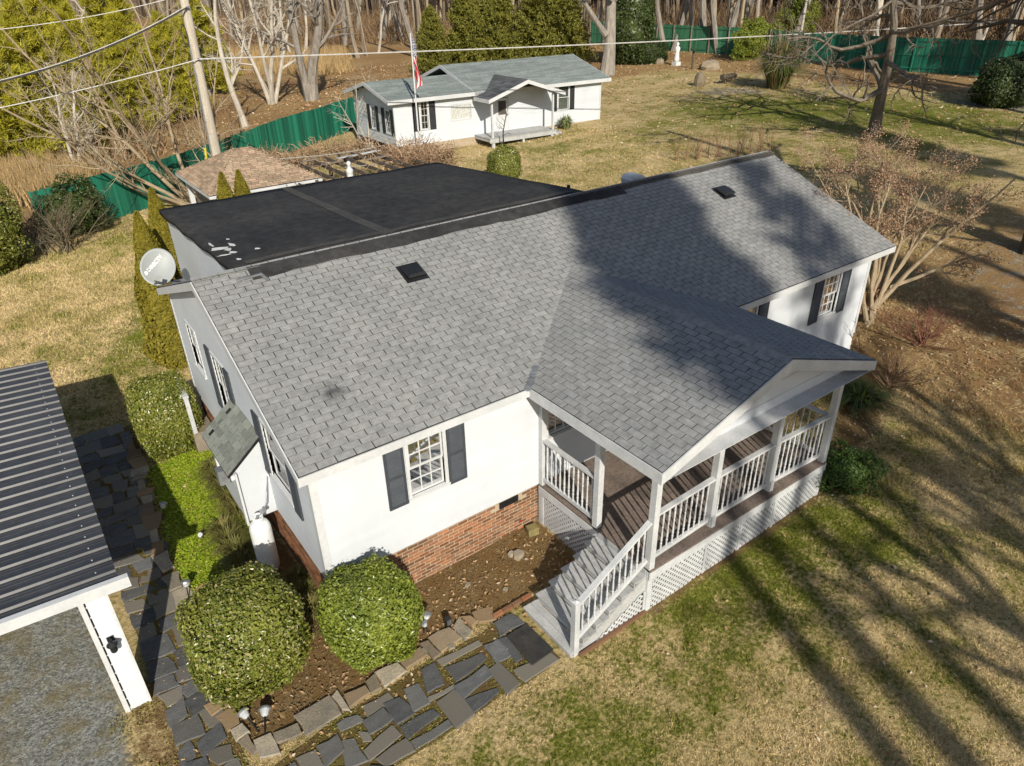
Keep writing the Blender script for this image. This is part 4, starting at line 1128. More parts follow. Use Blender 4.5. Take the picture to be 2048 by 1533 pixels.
# ------------------------------------------------------------------ ground
def sdist(X, Y, poly):
    """signed distance to an outline, positive inside"""
    P = np.asarray(poly, float)[:, :2]; d = np.full(X.shape, 1e9); ins = np.zeros(X.shape, bool)
    for i in range(len(P)):
        a, b = P[i], P[(i + 1) % len(P)]; e = b - a
        t = np.clip(((X - a[0]) * e[0] + (Y - a[1]) * e[1]) / (e @ e + 1e-12), 0, 1)
        d = np.minimum(d, np.hypot(X - a[0] - t * e[0], Y - a[1] - t * e[1]))
        c = ((a[1] > Y) != (b[1] > Y)) & (X < (b[0] - a[0]) * (Y - a[1]) / (b[1] - a[1] + 1e-12) + a[0]); ins ^= c
    return np.where(ins, d, -d)
def soft(X, Y, poly, w): return np.clip(.5 + sdist(X, Y, poly) / (2 * w), 0, 1)
def pxs(*pts): return [gp(u, v)[:2] for u, v in pts]
Z_COVER = pxs((300, 940), (405, 890), (440, 930), (500, 1030), (515, 1115), (450, 1150), (372, 1180), (335, 1080))
Z_BED = pxs((428, 1385), (520, 1512), (690, 1420), (870, 1290), (1045, 1195)) + [(4.3, -1.6), (4.3, 0.1), (0, .1), (0, 2.4), (-.5, 2.4), (-.9, 1.6), (-1.9, 1.0)]
Z_SIDE = [(-.6, 2.4), (0, 2.4), (0, 9.2), (-.35, 9.2), (-.9, 6.8), (-1.0, 4.4)]
Z_RIGHT = pxs((1645, 940), (1660, 800), (1690, 690), (1760, 650), (1830, 690), (1800, 790), (1760, 870), (1700, 960))
Z_PATHL = [(-3.5, -2.6), (-2.0, -1.6), (-1.95, 2.0), (-1.55, 5.0), (-1.5, 9.3), (-2.7, 9.3), (-2.75, 1.5), (-3.4, .5)]
Z_GRAVEL = [(-20, -6), (-3.55, -6), (-3.42, -1), (-3.3, .6), (-3.1, 4), (-3.0, 8.5), (-20, 8.5)]
Z_DRIVE = pxs((1790, 520), (1860, 470), (2048, 380), (2300, 380), (2400, 900), (2048, 770), (1930, 680))
Z_DRIVE2 = pxs((1330, 195), (1420, 172), (1600, 178), (1800, 190), (2048, 205), (2200, 215), (2200, 240), (2048, 228), (1950, 222), (1700, 190), (1500, 190))
Z_WOOD = pxs((1215, 160), (1330, 140), (1560, 150), (1640, 165), (2048, 200), (2300, 220)) + [(300, 40), (300, 300), (60, 300), (40, 70)]
Z_BACK = [tuple(top_pt(u, v, FH)[:2]) for u, v in ((60, 385), (345, 312), (712, 193), (880, 150))] + [tuple(gp(1140, 118)[:2]), (60, 300), (-150, 300), (-150, 25)]
GREEN = [(300, 660, 1.6, .5), (250, 700, 1.5, .35), (340, 640, 1.2, .5), (1110, 300, 2.0, .55), (1095, 330, 1.3, .5), (1450, 1130, 1.3, .5), (1570, 1080, 1.5, .55), (1330, 1300, 1.2, .3), (1190, 1470, 1.0, .5), (1040, 1530, 1.0, .35), (1660, 1010, 1.4, .5), (1700, 880, 1.2, .35), (1750, 1100, 1.4, .25),
         (1500, 225, 5.0, .6), (1620, 215, 6, .65), (1420, 210, 4, .35), (1850, 225, 6, .65), (1900, 260, 5, .5), (1350, 260, 3, .35), (1240, 290, 2, .25), (1700, 320, 4, .4), (570, 1150, .6, .3), (1960, 460, 2.5, .4), (470, 470, 2, .1), (260, 560, .7, .3), (150, 560, .6, .25), (215, 780, 1.3, .3), (140, 860, 1.2, .2), (230, 480, 2.0, .3), (1540, 1210, 1.0, .35), (1400, 1230, .8, .3)]
GREEN = [(*gp(u, v)[:2], r, a) for u, v, r, a in GREEN]
def masks(X, Y):
    g = np.full(X.shape, .33)
    g -= .10 * np.clip((X - 6.5) / 4, 0, 1) * (Y < 2) * np.clip((-4.0 - Y) / 2 + .5, 0, 1)
    for x, y, r, a in GREEN: g = np.maximum(g, .33) * 1.0 + .62 * a * np.exp(-((X - x) ** 2 + (Y - y) ** 2) / (r * r)) * (1 - np.clip(g - .5, 0, .5))
    gravel = np.maximum.reduce([soft(X, Y, Z_GRAVEL, .35), .66 * soft(X, Y, Z_DRIVE, 2.5), .62 * soft(X, Y, Z_DRIVE2, 1.5)])
    gravel = np.maximum(gravel, .33 * np.clip((X - 7.2) / 1.5, 0, 1) * np.clip((-3.6 - Y) / 1.5, 0, 1))
    soil = np.maximum.reduce([soft(X, Y, Z_BED, .18), .8 * soft(X, Y, Z_SIDE, .2), .75 * soft(X, Y, Z_RIGHT, .5), .55 * soft(X, Y, Z_PATHL, .3), .6 * soft(X, Y, [(PX0 - .1, PY - .25), (PX1 + .5, PY - .25), (PX1 + 1.2, .5), (PX0, .5)], .15)])
    leaf = np.maximum(soft(X, Y, Z_WOOD, 2.5), .9 * soft(X, Y, Z_BACK, 1.0))
    leaf = np.maximum(leaf, .45 * soft(X, Y, Z_RIGHT, 1.2))
    leaf = np.maximum(leaf, .42 * np.clip((X - 8) / 4, 0, 1) * np.clip((-2 - Y) / 3, 0, 1))
    leaf = np.maximum(leaf, .58 * np.clip((X - 11) / 4, 0, 1) * np.clip((8 - Y) / 6, 0, 1))
    cover = soft(X, Y, Z_COVER, .15)
    return g, gravel, soil, leaf, cover
def ground_nodes(name, blades=False):
    m, nt, bs = nt_new(name)
    pos = N(nt, 'ShaderNodeNewGeometry').outputs['Position']
    a1 = N(nt, 'ShaderNodeAttribute'); a1.attribute_name = 'zones'; s1 = N(nt, 'ShaderNodeSeparateColor'); nt.links.new(a1.outputs['Color'], s1.inputs[0])
    a2 = N(nt, 'ShaderNodeAttribute'); a2.attribute_name = 'zones2'; s2 = N(nt, 'ShaderNodeSeparateColor'); nt.links.new(a2.outputs['Color'], s2.inputs[0])
    g, gravel, soil = s1.outputs; leaf, cover = s2.outputs[0], s2.outputs[1]
    n1, n2, n3, n4 = noise(nt, pos, .55, 4, .6), noise(nt, pos, 2.6, 4, .65), noise(nt, pos, 14, 4, .7), noise(nt, pos, 60, 3, .7)
    def thr(mask, amt, lo=.42, hi=.58, a=n2, b=n3):
        v = math_n(nt, 'ADD', mask, math_n(nt, 'MULTIPLY', math_n(nt, 'SUBTRACT', a, .5), amt))
        v = math_n(nt, 'ADD', v, math_n(nt, 'MULTIPLY', math_n(nt, 'SUBTRACT', b, .5), amt * .7))
        return ramp(nt, v, lo, hi)
    straw = mix(nt, ramp(nt, n3, .35, .65), (.56, .425, .215), (.34, .25, .115))
    straw = mix(nt, ramp(nt, n4, .40, .66), straw, (.66, .53, .31))
    straw = mix(nt, ramp(nt, n1, .40, .68), straw, mix(nt, n3, (.29, .225, .085), (.46, .36, .16)))
    green = mix(nt, ramp(nt, n3, .35, .65), (.145, .165, .020), (.060, .085, .010))
    green = mix(nt, ramp(nt, n4, .45, .70), green, (.30, .30, .06))
    v = math_n(nt, 'ADD', g, math_n(nt, 'MULTIPLY', math_n(nt, 'SUBTRACT', n2, .5), 1.3))
    v = math_n(nt, 'ADD', v, math_n(nt, 'MULTIPLY', math_n(nt, 'SUBTRACT', n1, .5), 1.2))
    v = math_n(nt, 'ADD', v, math_n(nt, 'MULTIPLY', math_n(nt, 'SUBTRACT', n3, .5), 1.9))
    v = math_n(nt, 'ADD', v, math_n(nt, 'MULTIPLY', math_n(nt, 'SUBTRACT', n4, .5), 1.1))
    col = mix(nt, ramp(nt, v, .34, .80), straw, green)
    vo = N(nt, 'ShaderNodeTexVoronoi'); vo.inputs['Scale'].default_value = 34; nt.links.new(pos, vo.inputs['Vector'])
    grav = mix(nt, ramp(nt, N_sep(nt, vo.outputs['Color']), .1, .9), (.15, .16, .155), (.36, .365, .34))
    grav = mix(nt, ramp(nt, n2, .45, .70), grav, (.22, .19, .11))
    n0 = noise(nt, pos, .16, 4, .6)
    lit = mix(nt, ramp(nt, n3, .32, .66), (.40, .255, .12), (.22, .135, .06))
    lit = mix(nt, ramp(nt, n4, .45, .65), lit, (.52, .36, .19))
    lit = mix(nt, ramp(nt, n2, .42, .62), lit, mix(nt, n3, (.42, .30, .14), (.24, .17, .075)))
    lit = mix(nt, ramp(nt, n0, .40, .62), lit, mix(nt, n2, (.20, .12, .055), (.36, .22, .10)))
    sl = mix(nt, ramp(nt, n3, .35, .65), (.14, .085, .032), (.25, .16, .07))
    sl = mix(nt, ramp(nt, n2, .44, .62), sl, mix(nt, ramp(nt, n4, .4, .6), (.10, .058, .024), (.34, .25, .13)))
    cov = mix(nt, ramp(nt, n3, .35, .65), (.20, .27, .022), (.10, .155, .014))
    col = mix(nt, thr(gravel, .75), col, grav)
    col = mix(nt, thr(leaf, .8), col, lit)
    col = mix(nt, thr(soil, .55), col, sl)
    col = mix(nt, thr(cover, .4), col, cov)
    if blades:
        pr = piece_random(nt); col = mix(nt, 1.0, col, ramp(nt, pr, 0, 1, (.55,) * 3, (1.75,) * 3), 'MULTIPLY')
    else: col = mix(nt, math_n(nt, 'MULTIPLY', ramp(nt, n3, .38, .62), .45), col, mix(nt, 1.0, col, (.45, .40, .32), 'MULTIPLY'))
    nt.links.new(col, bs.inputs['Base Color']); bs.inputs['Roughness'].default_value = .95; bs.inputs['Specular IOR Level'].default_value = .1
    if not blades:
        b = N(nt, 'ShaderNodeBump'); b.inputs['Strength'].default_value = .9; b.inputs['Distance'].default_value = .05
        nt.links.new(math_n(nt, 'ADD', math_n(nt, 'MULTIPLY', n3, .7), math_n(nt, 'MULTIPLY', n4, .35)), b.inputs['Height']); nt.links.new(b.outputs['Normal'], bs.inputs['Normal'])
    return m
def N_sep(nt, c):
    s = N(nt, 'ShaderNodeSeparateColor'); nt.links.new(c, s.inputs[0]); return s.outputs[0]
def zone_attrs(me, X, Y):
    g, gr_, so_, le, co = masks(X, Y); one = np.ones_like(g)
    for nm, arr in (('zones', (g, gr_, so_, one)), ('zones2', (le, co, 0 * one, one))):
        at = me.color_attributes.new(nm, 'FLOAT_COLOR', 'POINT'); at.data.foreach_set('color', np.stack(arr, -1).astype(np.float32).ravel())
def spread(lo, a, b, hi, step):
    left = a - np.cumsum(step * 1.09 ** np.arange(200)); left = left[left > lo][::-1]
    right = b + np.cumsum(step * 1.07 ** np.arange(300)); right = right[right < hi]
    return np.concatenate([[lo], left, np.arange(a, b + step / 2, step), right, [hi]])
gxs, gys = spread(-260, -9, 18, 600, .19), spread(-160, -10, 16, 600, .19)
GXm, GYm = np.meshgrid(gxs, gys); Xf, Yf = GXm.ravel(), GYm.ravel()
rough_ = .012 * np.sin(3.1 * Xf + 1.3 * Yf) * np.sin(2.3 * Yf - .7 * Xf) * (np.hypot(Xf - 3, Yf - 3) < 60)
Zf = ground_z(Xf, Yf) + rough_ - .02 + .010 * rng.standard_normal(len(Xf)) * (np.hypot(Xf - 3, Yf - 3) < 40)
nxx, nyy = len(gxs), len(gys)
ii = np.arange(nxx - 1)[None, :] + nxx * np.arange(nyy - 1)[:, None]
Fg = np.stack([ii, ii + 1, ii + nxx + 1, ii + nxx], -1).reshape(-1, 4)
gm = np_mesh('ground', np.stack([Xf, Yf, Zf], -1), Fg); zone_attrs(gm, Xf, Yf)
structure(obj('ground', gm, ground_nodes('yard_ground'), None, True))

# ------------------------------------------------------------------ leaf and twig builders
def unit(v): return v / (np.linalg.norm(v, axis=-1, keepdims=True) + 1e-9)
def leaves(P, Nrm, size, aspect=.55, jit=.6, rs=rng):
    """one four-cornered leaf at every point, facing roughly along Nrm"""
    n = len(P); s = size * rs.uniform(.65, 1.35, (n, 1))
    nn = unit(Nrm + jit * rs.standard_normal((n, 3))); a = unit(np.cross(nn, rs.standard_normal((n, 3)))); b = np.cross(nn, a)
    V = np.stack([P - a * s * .5, P + b * s * aspect * .5 + nn * s * .08, P + a * s * .5, P - b * s * aspect * .5 + nn * s * .08], 1)
    return V.reshape(-1, 3), np.arange(4 * n).reshape(-1, 4)
def spikes(P, D, length, width, k=5, fan=.7, rs=rng):
    """k narrow pointed blades fanning out from every point"""
    n = len(P); P = np.repeat(P, k, 0); D = np.repeat(D, k, 0)
    d = unit(D + fan * rs.standard_normal((n * k, 3))); s = unit(np.cross(d, rs.standard_normal((n * k, 3))))
    L_ = length * rs.uniform(.6, 1.3, (n * k, 1))
    V = np.stack([P - s * width / 2, P + s * width / 2, P + d * L_], 1)
    return V.reshape(-1, 3), np.arange(3 * n * k).reshape(-1, 3)
def tubes(pts, rad, sides):
    """many tapered branches at once: pts (K,n,3), rad (K,n)"""
    K, n, _ = pts.shape; t = unit(np.gradient(pts, axis=1)); ref = np.array([.37, .21, .9])
    a = unit(np.cross(t, ref)); b = np.cross(t, a); th = 2 * np.pi * np.arange(sides) / sides
    V = pts[:, :, None, :] + rad[:, :, None, None] * (np.cos(th)[None, None, :, None] * a[:, :, None, :] + np.sin(th)[None, None, :, None] * b[:, :, None, :])
    i = np.arange(n - 1)[:, None] * sides; j = np.arange(sides)[None, :]; j2 = (j + 1) % sides
    f = np.stack([i + j, i + j2, i + sides + j2, i + sides + j], -1).reshape(-1, 4)
    return V.reshape(-1, 3), (f[None] + (np.arange(K) * n * sides)[:, None, None]).reshape(-1, 4)
def merge(parts):
    Vs, Fs, k = [], [], 0
    for V, Fc in parts: Vs.append(V); Fs.append(Fc + k); k += len(V)
    return np.concatenate(Vs), np.concatenate(Fs)
def walk(rs, p, d, length, n, wander, up):
    """K branches as wandering lines"""
    K = len(p); pts = [p]; step = (length / (n - 1))[:, None]
    for _ in range(n - 1):
        d = unit(d + wander * rs.standard_normal((K, 3)) + np.array([0, 0, up])); p = p + d * step; pts.append(p)
    return np.stack(pts, 1)
def bare_tree(seed, stems, levels, sides=(8, 5, 4, 3, 3)):
    """stems: (base, direction, length, radius); levels: (children, length ratio, angle, points, wander, up, thin)"""
    rs = np.random.default_rng(seed); out = []
    p = np.array([s[0] for s in stems], float); d = unit(np.array([s[1] for s in stems], float)); ln = np.array([s[2] for s in stems], float); r = np.array([s[3] for s in stems], float)
    pts = walk(rs, p, d, ln, 9, .09, .03); rad = r[:, None] * np.linspace(1, .22, 9)[None] ** .85
    rad[:, 0] *= 1.25
    out.append(tubes(pts, rad, sides[0])); tips = [pts[:, -1]]
    for li, (m, ratio, ang, npt, wander, up, t0) in enumerate(levels):
        K, n, _ = pts.shape; t = rs.uniform(t0, 1, (K, m)); x = t * (n - 1); i = np.minimum(x.astype(int), n - 2); f = (x - i)[..., None]
        kk = np.arange(K)[:, None]
        base = pts[kk, i] * (1 - f) + pts[kk, i + 1] * f; tang = unit(pts[kk, i + 1] - pts[kk, i])
        rb = rad[kk, i] * (1 - f[..., 0]) + rad[kk, i + 1] * f[..., 0]
        side = unit(np.cross(tang, rs.standard_normal((K, m, 3)))); an = np.radians(rs.uniform(ang[0], ang[1], (K, m)))[..., None]
        dd = unit(tang * np.cos(an) + side * np.sin(an))
        L_ = ln[:, None] * ratio * rs.uniform(.55, 1.15, (K, m)) * (1.15 - .55 * t)
        base, dd, ln, rb = base.reshape(-1, 3), dd.reshape(-1, 3), L_.ravel(), rb.ravel()
        pts = walk(rs, base, dd, ln, npt, wander, up); r0 = np.maximum(rb * rs.uniform(.5, .72, len(rb)), .004)
        rad = r0[:, None] * np.linspace(1, .25, npt)[None]
        out.append(tubes(pts, rad, sides[min(li + 1, len(sides) - 1)])); tips.append(pts)
    V, Fc = merge(out)
    return V, Fc, tips[-1]
M_BARKT = mat('tan_bark', (.40, .32, .215), (.28, .22, .145), scale=3, rough=.95, bump=.4, stretch=(1, 1, .3), fine=.15, rnd=.05, spec=.1)
M_BARKG = mat('grey_bark', (.33, .30, .26), (.20, .175, .15), scale=4, rough=.95, bump=.6, bscale=25, bdist=.03, stretch=(1, 1, .25), fine=.2, rnd=.08, spec=.1)
M_BARKW = mat('pale_bark', (.52, .48, .41), (.36, .32, .27), scale=3, rough=.95, bump=.4, stretch=(1, 1, .4), fine=.15, rnd=.08, spec=.1)
M_BARKD = mat('dark_bark', (.13, .105, .08), (.085, .068, .052), scale=4, rough=.95, bump=.6, bscale=25, bdist=.03, stretch=(1, 1, .25), fine=.2, rnd=.08, spec=.1)
M_TWIG = mat('dry_twig', (.30, .19, .11), (.21, .13, .08), scale=2, rough=.95, bump=0, rnd=.3, spec=.05)

# ------------------------------------------------------------------ shrubs
def blob(rs, n, rad, power=2.0, lump=.12, flat=1.0, top=1.0):
    """points just inside a lumpy rounded body; returns places and outward directions"""
    d = unit(rs.standard_normal((n, 3))); ph = rs.uniform(0, 6.28, 9)
    r = 1 / (np.sum(np.abs(d) ** power, -1) ** (1 / power))
    r *= 1 + lump * (np.sin(3.1 * d[:, 0] * 2 + ph[0]) * np.sin(2.7 * d[:, 1] * 2 + ph[1]) + .6 * np.sin(5 * d[:, 2] * 1.5 + ph[2] + 4 * d[:, 0]))
    return d * (r * (1 - .15 * rs.random(n) ** 1.6 + .07 * rs.random(n) ** 9))[:, None] * np.array(rad), unit(d / np.array(rad))
def shrub(name, label, c, rad, m, n, leaf, power=2.2, lump=.05, group=None, seed=1, aspect=.55, jit=.55, inner=.84):
    rs = np.random.default_rng(seed); c = np.array(c, float); g = float(ground_z(c[0], c[1]))
    t = thing(name, label, 'shrub', (c[0], c[1], g), group)
    P, Nn = blob(rs, n, rad, power, lump); P += c; ok = P[:, 2] > g - .02
    q_ = P - c; hole = np.sin(6.3 * q_[:, 0] / rad[0] + seed) * np.sin(5.7 * q_[:, 1] / rad[1] + 2 * seed) * np.sin(6.9 * q_[:, 2] / rad[2] + 3 * seed); ok &= (hole < .42) | (rs.random(len(P)) < .35)
    V, Fc = leaves(P[ok], Nn[ok], leaf, aspect, jit, rs); obj('foliage', np_mesh('foliage', V, Fc), m, t)
    P, Nn = blob(np.random.default_rng(seed), 9000, np.array(rad) * inner, power, lump * .8); P += c; ok = P[:, 2] > g - .02
    V, Fc = leaves(P[ok], Nn[ok], leaf * 2.2, .8, .15, rs); obj('inner_leaves', np_mesh('inner_leaves', V, Fc), m, t)
    tw = MB(); 
    for k in range(9):
        a = k * .7; tw.tube([(c[0] + .05 * math.cos(a), c[1] + .05 * math.sin(a), g - .05), (c[0] + rad[0] * .5 * math.cos(a), c[1] + rad[1] * .5 * math.sin(a), c[2] + rad[2] * .3)], [.03, .012], 5)
    tw.build('stems', M_BARKG, t)
    return t
L_HOLLY = leaf_mat('glossy_holly_leaf', (.050, .075, .008), (.25, .265, .045), rough=.32, trans=.12, spec=.5, hue=(.34, .30, .13))
L_HOLLY2 = leaf_mat('yellow_green_leaf', (.065, .10, .010), (.28, .32, .05), rough=.35, trans=.15, spec=.5)
L_DARK = leaf_mat('dark_evergreen_leaf', (.016, .030, .008), (.050, .075, .016), rough=.5, trans=.08)
c1 = on_axis(490, 1268, 2, .86); c2 = on_axis(741, 1228, 2, .80)
shrub('clipped_holly', 'large round clipped holly beside the gas cylinder and carport path', c1, (.80, .80, .84), L_HOLLY, 30000, .058, 3.3, .06, None, 3)
shrub('clipped_holly', 'smaller round clipped holly against the brick front wall', c2, (.72, .72, .78), L_HOLLY2, 24000, .062, 2.7, .07, None, 4)
c3 = np.array([-.86, 7.45, .84])
shrub('clipped_holly', 'tall square-cut holly hedge by the house end and side stoop', c3, (.68, .74, .88), L_HOLLY, 22000, .06, 4.5, .02, None, 5)
p = gp(1010, 372); shrub('garden_shrub', 'small round evergreen shrub by the cottage porch deck', on_axis(1009, 333, 1, p[1]) , (.82, .82, .95), L_HOLLY, 9000, .09, 2.3, .06, None, 6)

# ------------------------------------------------------------------ golden arborvitae
L_GOLD = leaf_mat('golden_conifer_spray', (.115, .100, .008), (.27, .225, .022), rough=.7, trans=.2)
def arbor_mesh(seed, h, r):
    rs = np.random.default_rng(seed); n = 16000
    z = rs.random(n) ** .85; rr = r * np.clip(1 - z, 0, 1) ** .75 * (.55 + .45 * np.minimum(z / .12, 1)); a = rs.uniform(0, 6.283, n)
    rr *= 1 + .10 * np.sin(5 * a + 9 * z) + .08 * np.sin(3 * a - 14 * z)
    rr *= 1 - .22 * rs.random(n) ** 2
    P = np.stack([rr * np.cos(a), rr * np.sin(a), .05 + z * h], -1); Nn = np.stack([np.cos(a), np.sin(a), .3 + 0 * a], -1)
    return leaves(P, Nn, .12, .55, .5, rs)
av = arbor_mesh(2, 4.35, .85); avm = np_mesh('foliage', *av)
first = None
for k, (x, y, s, lb) in enumerate(((.30, 11.7, 1.0, 'golden arborvitae nearest the satellite dish'), (1.05, 13.4, 1.03, 'golden arborvitae between the flat black roof and the dish-side arborvitae'), (3.3, 14.6, 1.0, 'golden arborvitae with twin tips above the flat roof edge'), (3.9, 14.9, .98, 'golden arborvitae tip close to the pavilion gutter'))):
    g = float(ground_z(x, y))
    if first is None:
        first = thing('arborvitae', lb, 'conifer', (x, y, g), 'arborvitae row behind the house')
        o = obj('foliage', avm, L_GOLD, first); o.matrix_parent_inverse = Matrix(); 
        o = MB().tube([(0, 0, -.1), (0, 0, 3.6)], [.09, .02], 6).build('trunk', M_BARKG, first); o.matrix_parent_inverse = Matrix()
    else: copy_thing(first, Matrix.Translation((x, y, g)) @ Matrix.Rotation(k * 1.3, 4, 'Z') @ Matrix.Scale(s, 4), lb)
# ------------------------------------------------------------------ flagstone paths, edging
M_SLATE = mat('blue_grey_slate', (.135, .138, .140), (.092, .095, .098), scale=3.5, rnd=.22, rough=.75, bump=.5, bscale=30, bdist=.012, fine=.22, stretch=(1, 2.2, 1), spec=.3, hue=(.165, .150, .125))
M_FIELD = mat('tan_fieldstone', (.36, .31, .23), (.25, .225, .18), scale=4, rnd=.22, rough=.9, bump=.5, bscale=25, bdist=.015, fine=.2, hue=(.24, .17, .10), spec=.15)
def stone(name, pts, thick, m, parent, seed=0):
    """a flat stone with an uneven outline and a slightly tilted top"""
    rs = random.Random(seed); P = [np.array(p[:2], float) for p in pts]; out = []
    for a, b in zip(P, P[1:] + P[:1]):
        l = np.linalg.norm(b - a)
        out.append(a + (np.array([rs.uniform(-.02, .02), rs.uniform(-.02, .02)])))
        if l > .25: out.append((a + b) / 2 + np.array([rs.uniform(-.022, .022), rs.uniform(-.022, .022)]))
    c = sum(out) / len(out); n = len(out); tx, ty = rs.uniform(-.02, .02), rs.uniform(-.02, .02)
    g = float(ground_z(c[0], c[1]))
    def top(q, h): return (q[0], q[1], g + h + tx * (q[0] - c[0]) + ty * (q[1] - c[1]))
    lower = [top(q, -.05) for q in out]; rim = [top(q, thick - .012) for q in out]; up = [top(c + (q - c) * .95, thick) for q in out]
    mb = MB(); mb.add(lower + rim + up, [(i, (i + 1) % n, n + (i + 1) % n, n + i) for i in range(n)] + [(n + i, n + (i + 1) % n, 2 * n + (i + 1) % n, 2 * n + i) for i in range(n)] + [tuple(range(2 * n, 3 * n))])
    return mb.build(name, m, parent)
def zpx(q, ox, oy): return [gp(ox + u * .3418, oy + v * .3418)[:2] for u, v in q]
def sheet(name, poly, dz, m):
    P = [np.array(p[:2]) for p in poly]
    return MB().add([(p[0], p[1], float(ground_z(*p)) + dz) for p in P], [tuple(range(len(P)))]).build(name, m)
FRONT = [((600, 915), (815, 805), (830, 830), (625, 945)), ((655, 960), (840, 880), (865, 915), (700, 1035)), ((695, 1075), (860, 960), (895, 1010), (740, 1135)), ((745, 1150), (925, 1080), (945, 1105), (795, 1220)),
         ((595, 1160), (690, 1095), (790, 1225), (700, 1295)), ((500, 980), (570, 945), (625, 1050), (525, 1100)), ((540, 1135), (685, 1060), (690, 1085), (545, 1160)), ((400, 1085), (470, 1055), (540, 1160), (450, 1205)),
         ((290, 1180), (370, 1135), (445, 1225), (360, 1285)), ((385, 1300), (560, 1205), (585, 1240), (420, 1370)), ((445, 1385), (640, 1280), (660, 1305), (480, 1430)), ((160, 1275), (270, 1205), (330, 1260), (200, 1345)),
         ((165, 1185), (300, 1105), (335, 1150), (185, 1240)), ((175, 1440), (320, 1300), (370, 1350), (200, 1490)), ((250, 1490), (400, 1380), (450, 1450), (300, 1530)), ((120, 1335), (180, 1340), (195, 1385), (150, 1395)),
         ((890, 980), (950, 935), (1065, 1045), (990, 1100)), ((870, 840), (940, 805), (1015, 885), (930, 925)), ((950, 800), (1000, 780), (1080, 895), (1040, 915)), ((1050, 975), (1245, 880), (1285, 910), (1110, 1030)),
         ((925, 705), (1020, 650), (1085, 700), (960, 770)), ((20, 1395), (100, 1380), (170, 1500), (60, 1533)), ((0, 1290), (120, 1235), (150, 1270), (20, 1330)), ((-110, 1430), (0, 1360), (40, 1440), (-60, 1530)), ((-230, 1500), (-120, 1450), (-60, 1560), (-170, 1620)), ((-30, 1560), (60, 1550), (120, 1650), (0, 1660)), ((200, 1540), (330, 1545), (300, 1640), (180, 1620)), ((-350, 1570), (-240, 1520), (-180, 1640), (-300, 1690))]
M_MOSS = mat('mossy_soil', (.15, .125, .035), (.135, .085, .04), scale=5, rough=1, bump=.8, bscale=50, bdist=.03, fine=.3, spec=.05)
pth = structure(sheet('front_path', zpx(((560, 900), (830, 770), (1000, 630), (1110, 720), (1310, 900), (1110, 1050), (960, 1120), (700, 1310), (300, 1560), (100, 1700), (-380, 1720), (-400, 1560), (0, 1250), (300, 1080)), 674, 1009), .000, M_MOSS))
def swell(q, f):
    c = sum(np.array(p) for p in q) / len(q); return [c + (np.array(p) - c) * f for p in q]
for k, q in enumerate(FRONT): stone('flagstone', swell(zpx(q, 674, 1009), 1.16), .022 + .006 * (k % 3), M_SLATE, pth, k)
pl2 = structure(sheet('side_path', [(-2.72, -1.9), (-2.05, -1.7), (-2.0, .2), (-1.98, 2.2), (-1.72, 4.0), (-1.62, 6.2), (-1.5, 9.0), (-2.72, 9.0), (-2.85, 4)], .001, M_MOSS))
rs = random.Random(11); y = -1.75; k = 0
while y < 8.8:
    hgt = rs.uniform(.30, .52); xr = np.interp(y, [-2, .2, 2.2, 4, 6.2, 9], [-2.1, -2.05, -2.03, -1.80, -1.70, -1.6]); xl = -2.82 if y > .6 else -2.80
    cuts = [xl]
    while cuts[-1] < xr - .22: cuts.append(min(cuts[-1] + rs.uniform(.26, .55), xr))
    sk_ = rs.uniform(-.06, .06)
    for a, b in zip(cuts[:-1], cuts[1:]):
        if b - a < .12: continue
        gpx = .010; s1, s2 = rs.uniform(-.05, .05), rs.uniform(-.05, .05)
        stone('flagstone', [(a + gpx + s1, y + gpx + sk_), (b - gpx + s2, y + gpx - sk_), (b - gpx + s1, y + hgt - gpx - sk_), (a + gpx - s2, y + hgt - gpx + sk_)], .02 + .008 * rs.random(), M_SLATE, pl2, 100 + k); k += 1
    y += hgt
def edging(name, label, line, m, seed, wid=.17, hgt=.07):
    rs = random.Random(seed); pts = [np.array(p[:2]) for p in line]
    t = thing(name, label, 'edging', (pts[0][0], pts[0][1], float(ground_z(*pts[0]))))
    k = 0
    for a, b in zip(pts[:-1], pts[1:]):
        d = b - a; l = np.linalg.norm(d); d /= l; nn = np.array([-d[1], d[0]]); x = 0
        while x < l - .1:
            w = min(rs.uniform(.2, .6), l - x); h0 = rs.uniform(.45, 1.35) * wid / 2; j = lambda: rs.uniform(-.06, .06)
            q0, q1 = a + d * (x + .01), a + d * (x + w - .01)
            stone('edge_stone', [q0 - nn * (h0 + j()), q1 - nn * (h0 + j()), q1 + nn * (h0 + j()), q0 + nn * (h0 + j())], hgt * rs.uniform(.7, 1.35), m, t, seed * 50 + k); k += 1; x += w
    return t
edging('stone_edging', 'row of flat tan stones edging the planting bed along the front path', pxs((432, 1400), (480, 1480), (515, 1505), (600, 1455), (690, 1400), (760, 1365), (870, 1295), (950, 1240), (985, 1225)), M_FIELD, 21, .30, .04)
edging('stone_edging', 'row of loose stones between the side path and the bright groundcover', pxs((262, 880), (285, 960), (300, 1030), (322, 1110), (340, 1150), (375, 1215), (385, 1260)), M_FIELD, 22, .26, .04)
bk_e = thing('brick_edging', 'short line of bricks set in the soil beside the bottom step', 'edging', tuple(gp(1025, 1210)))
be0, be1 = gp(987, 1236), gp(1062, 1192)
for k in range(4):
    a = be0 + (be1 - be0) * k / 4; b = be0 + (be1 - be0) * (k + .93) / 4; MB().bar(a + [0, 0, .02], b + [0, 0, .02], .07, .07).build('brick', M_BRICK, bk_e)

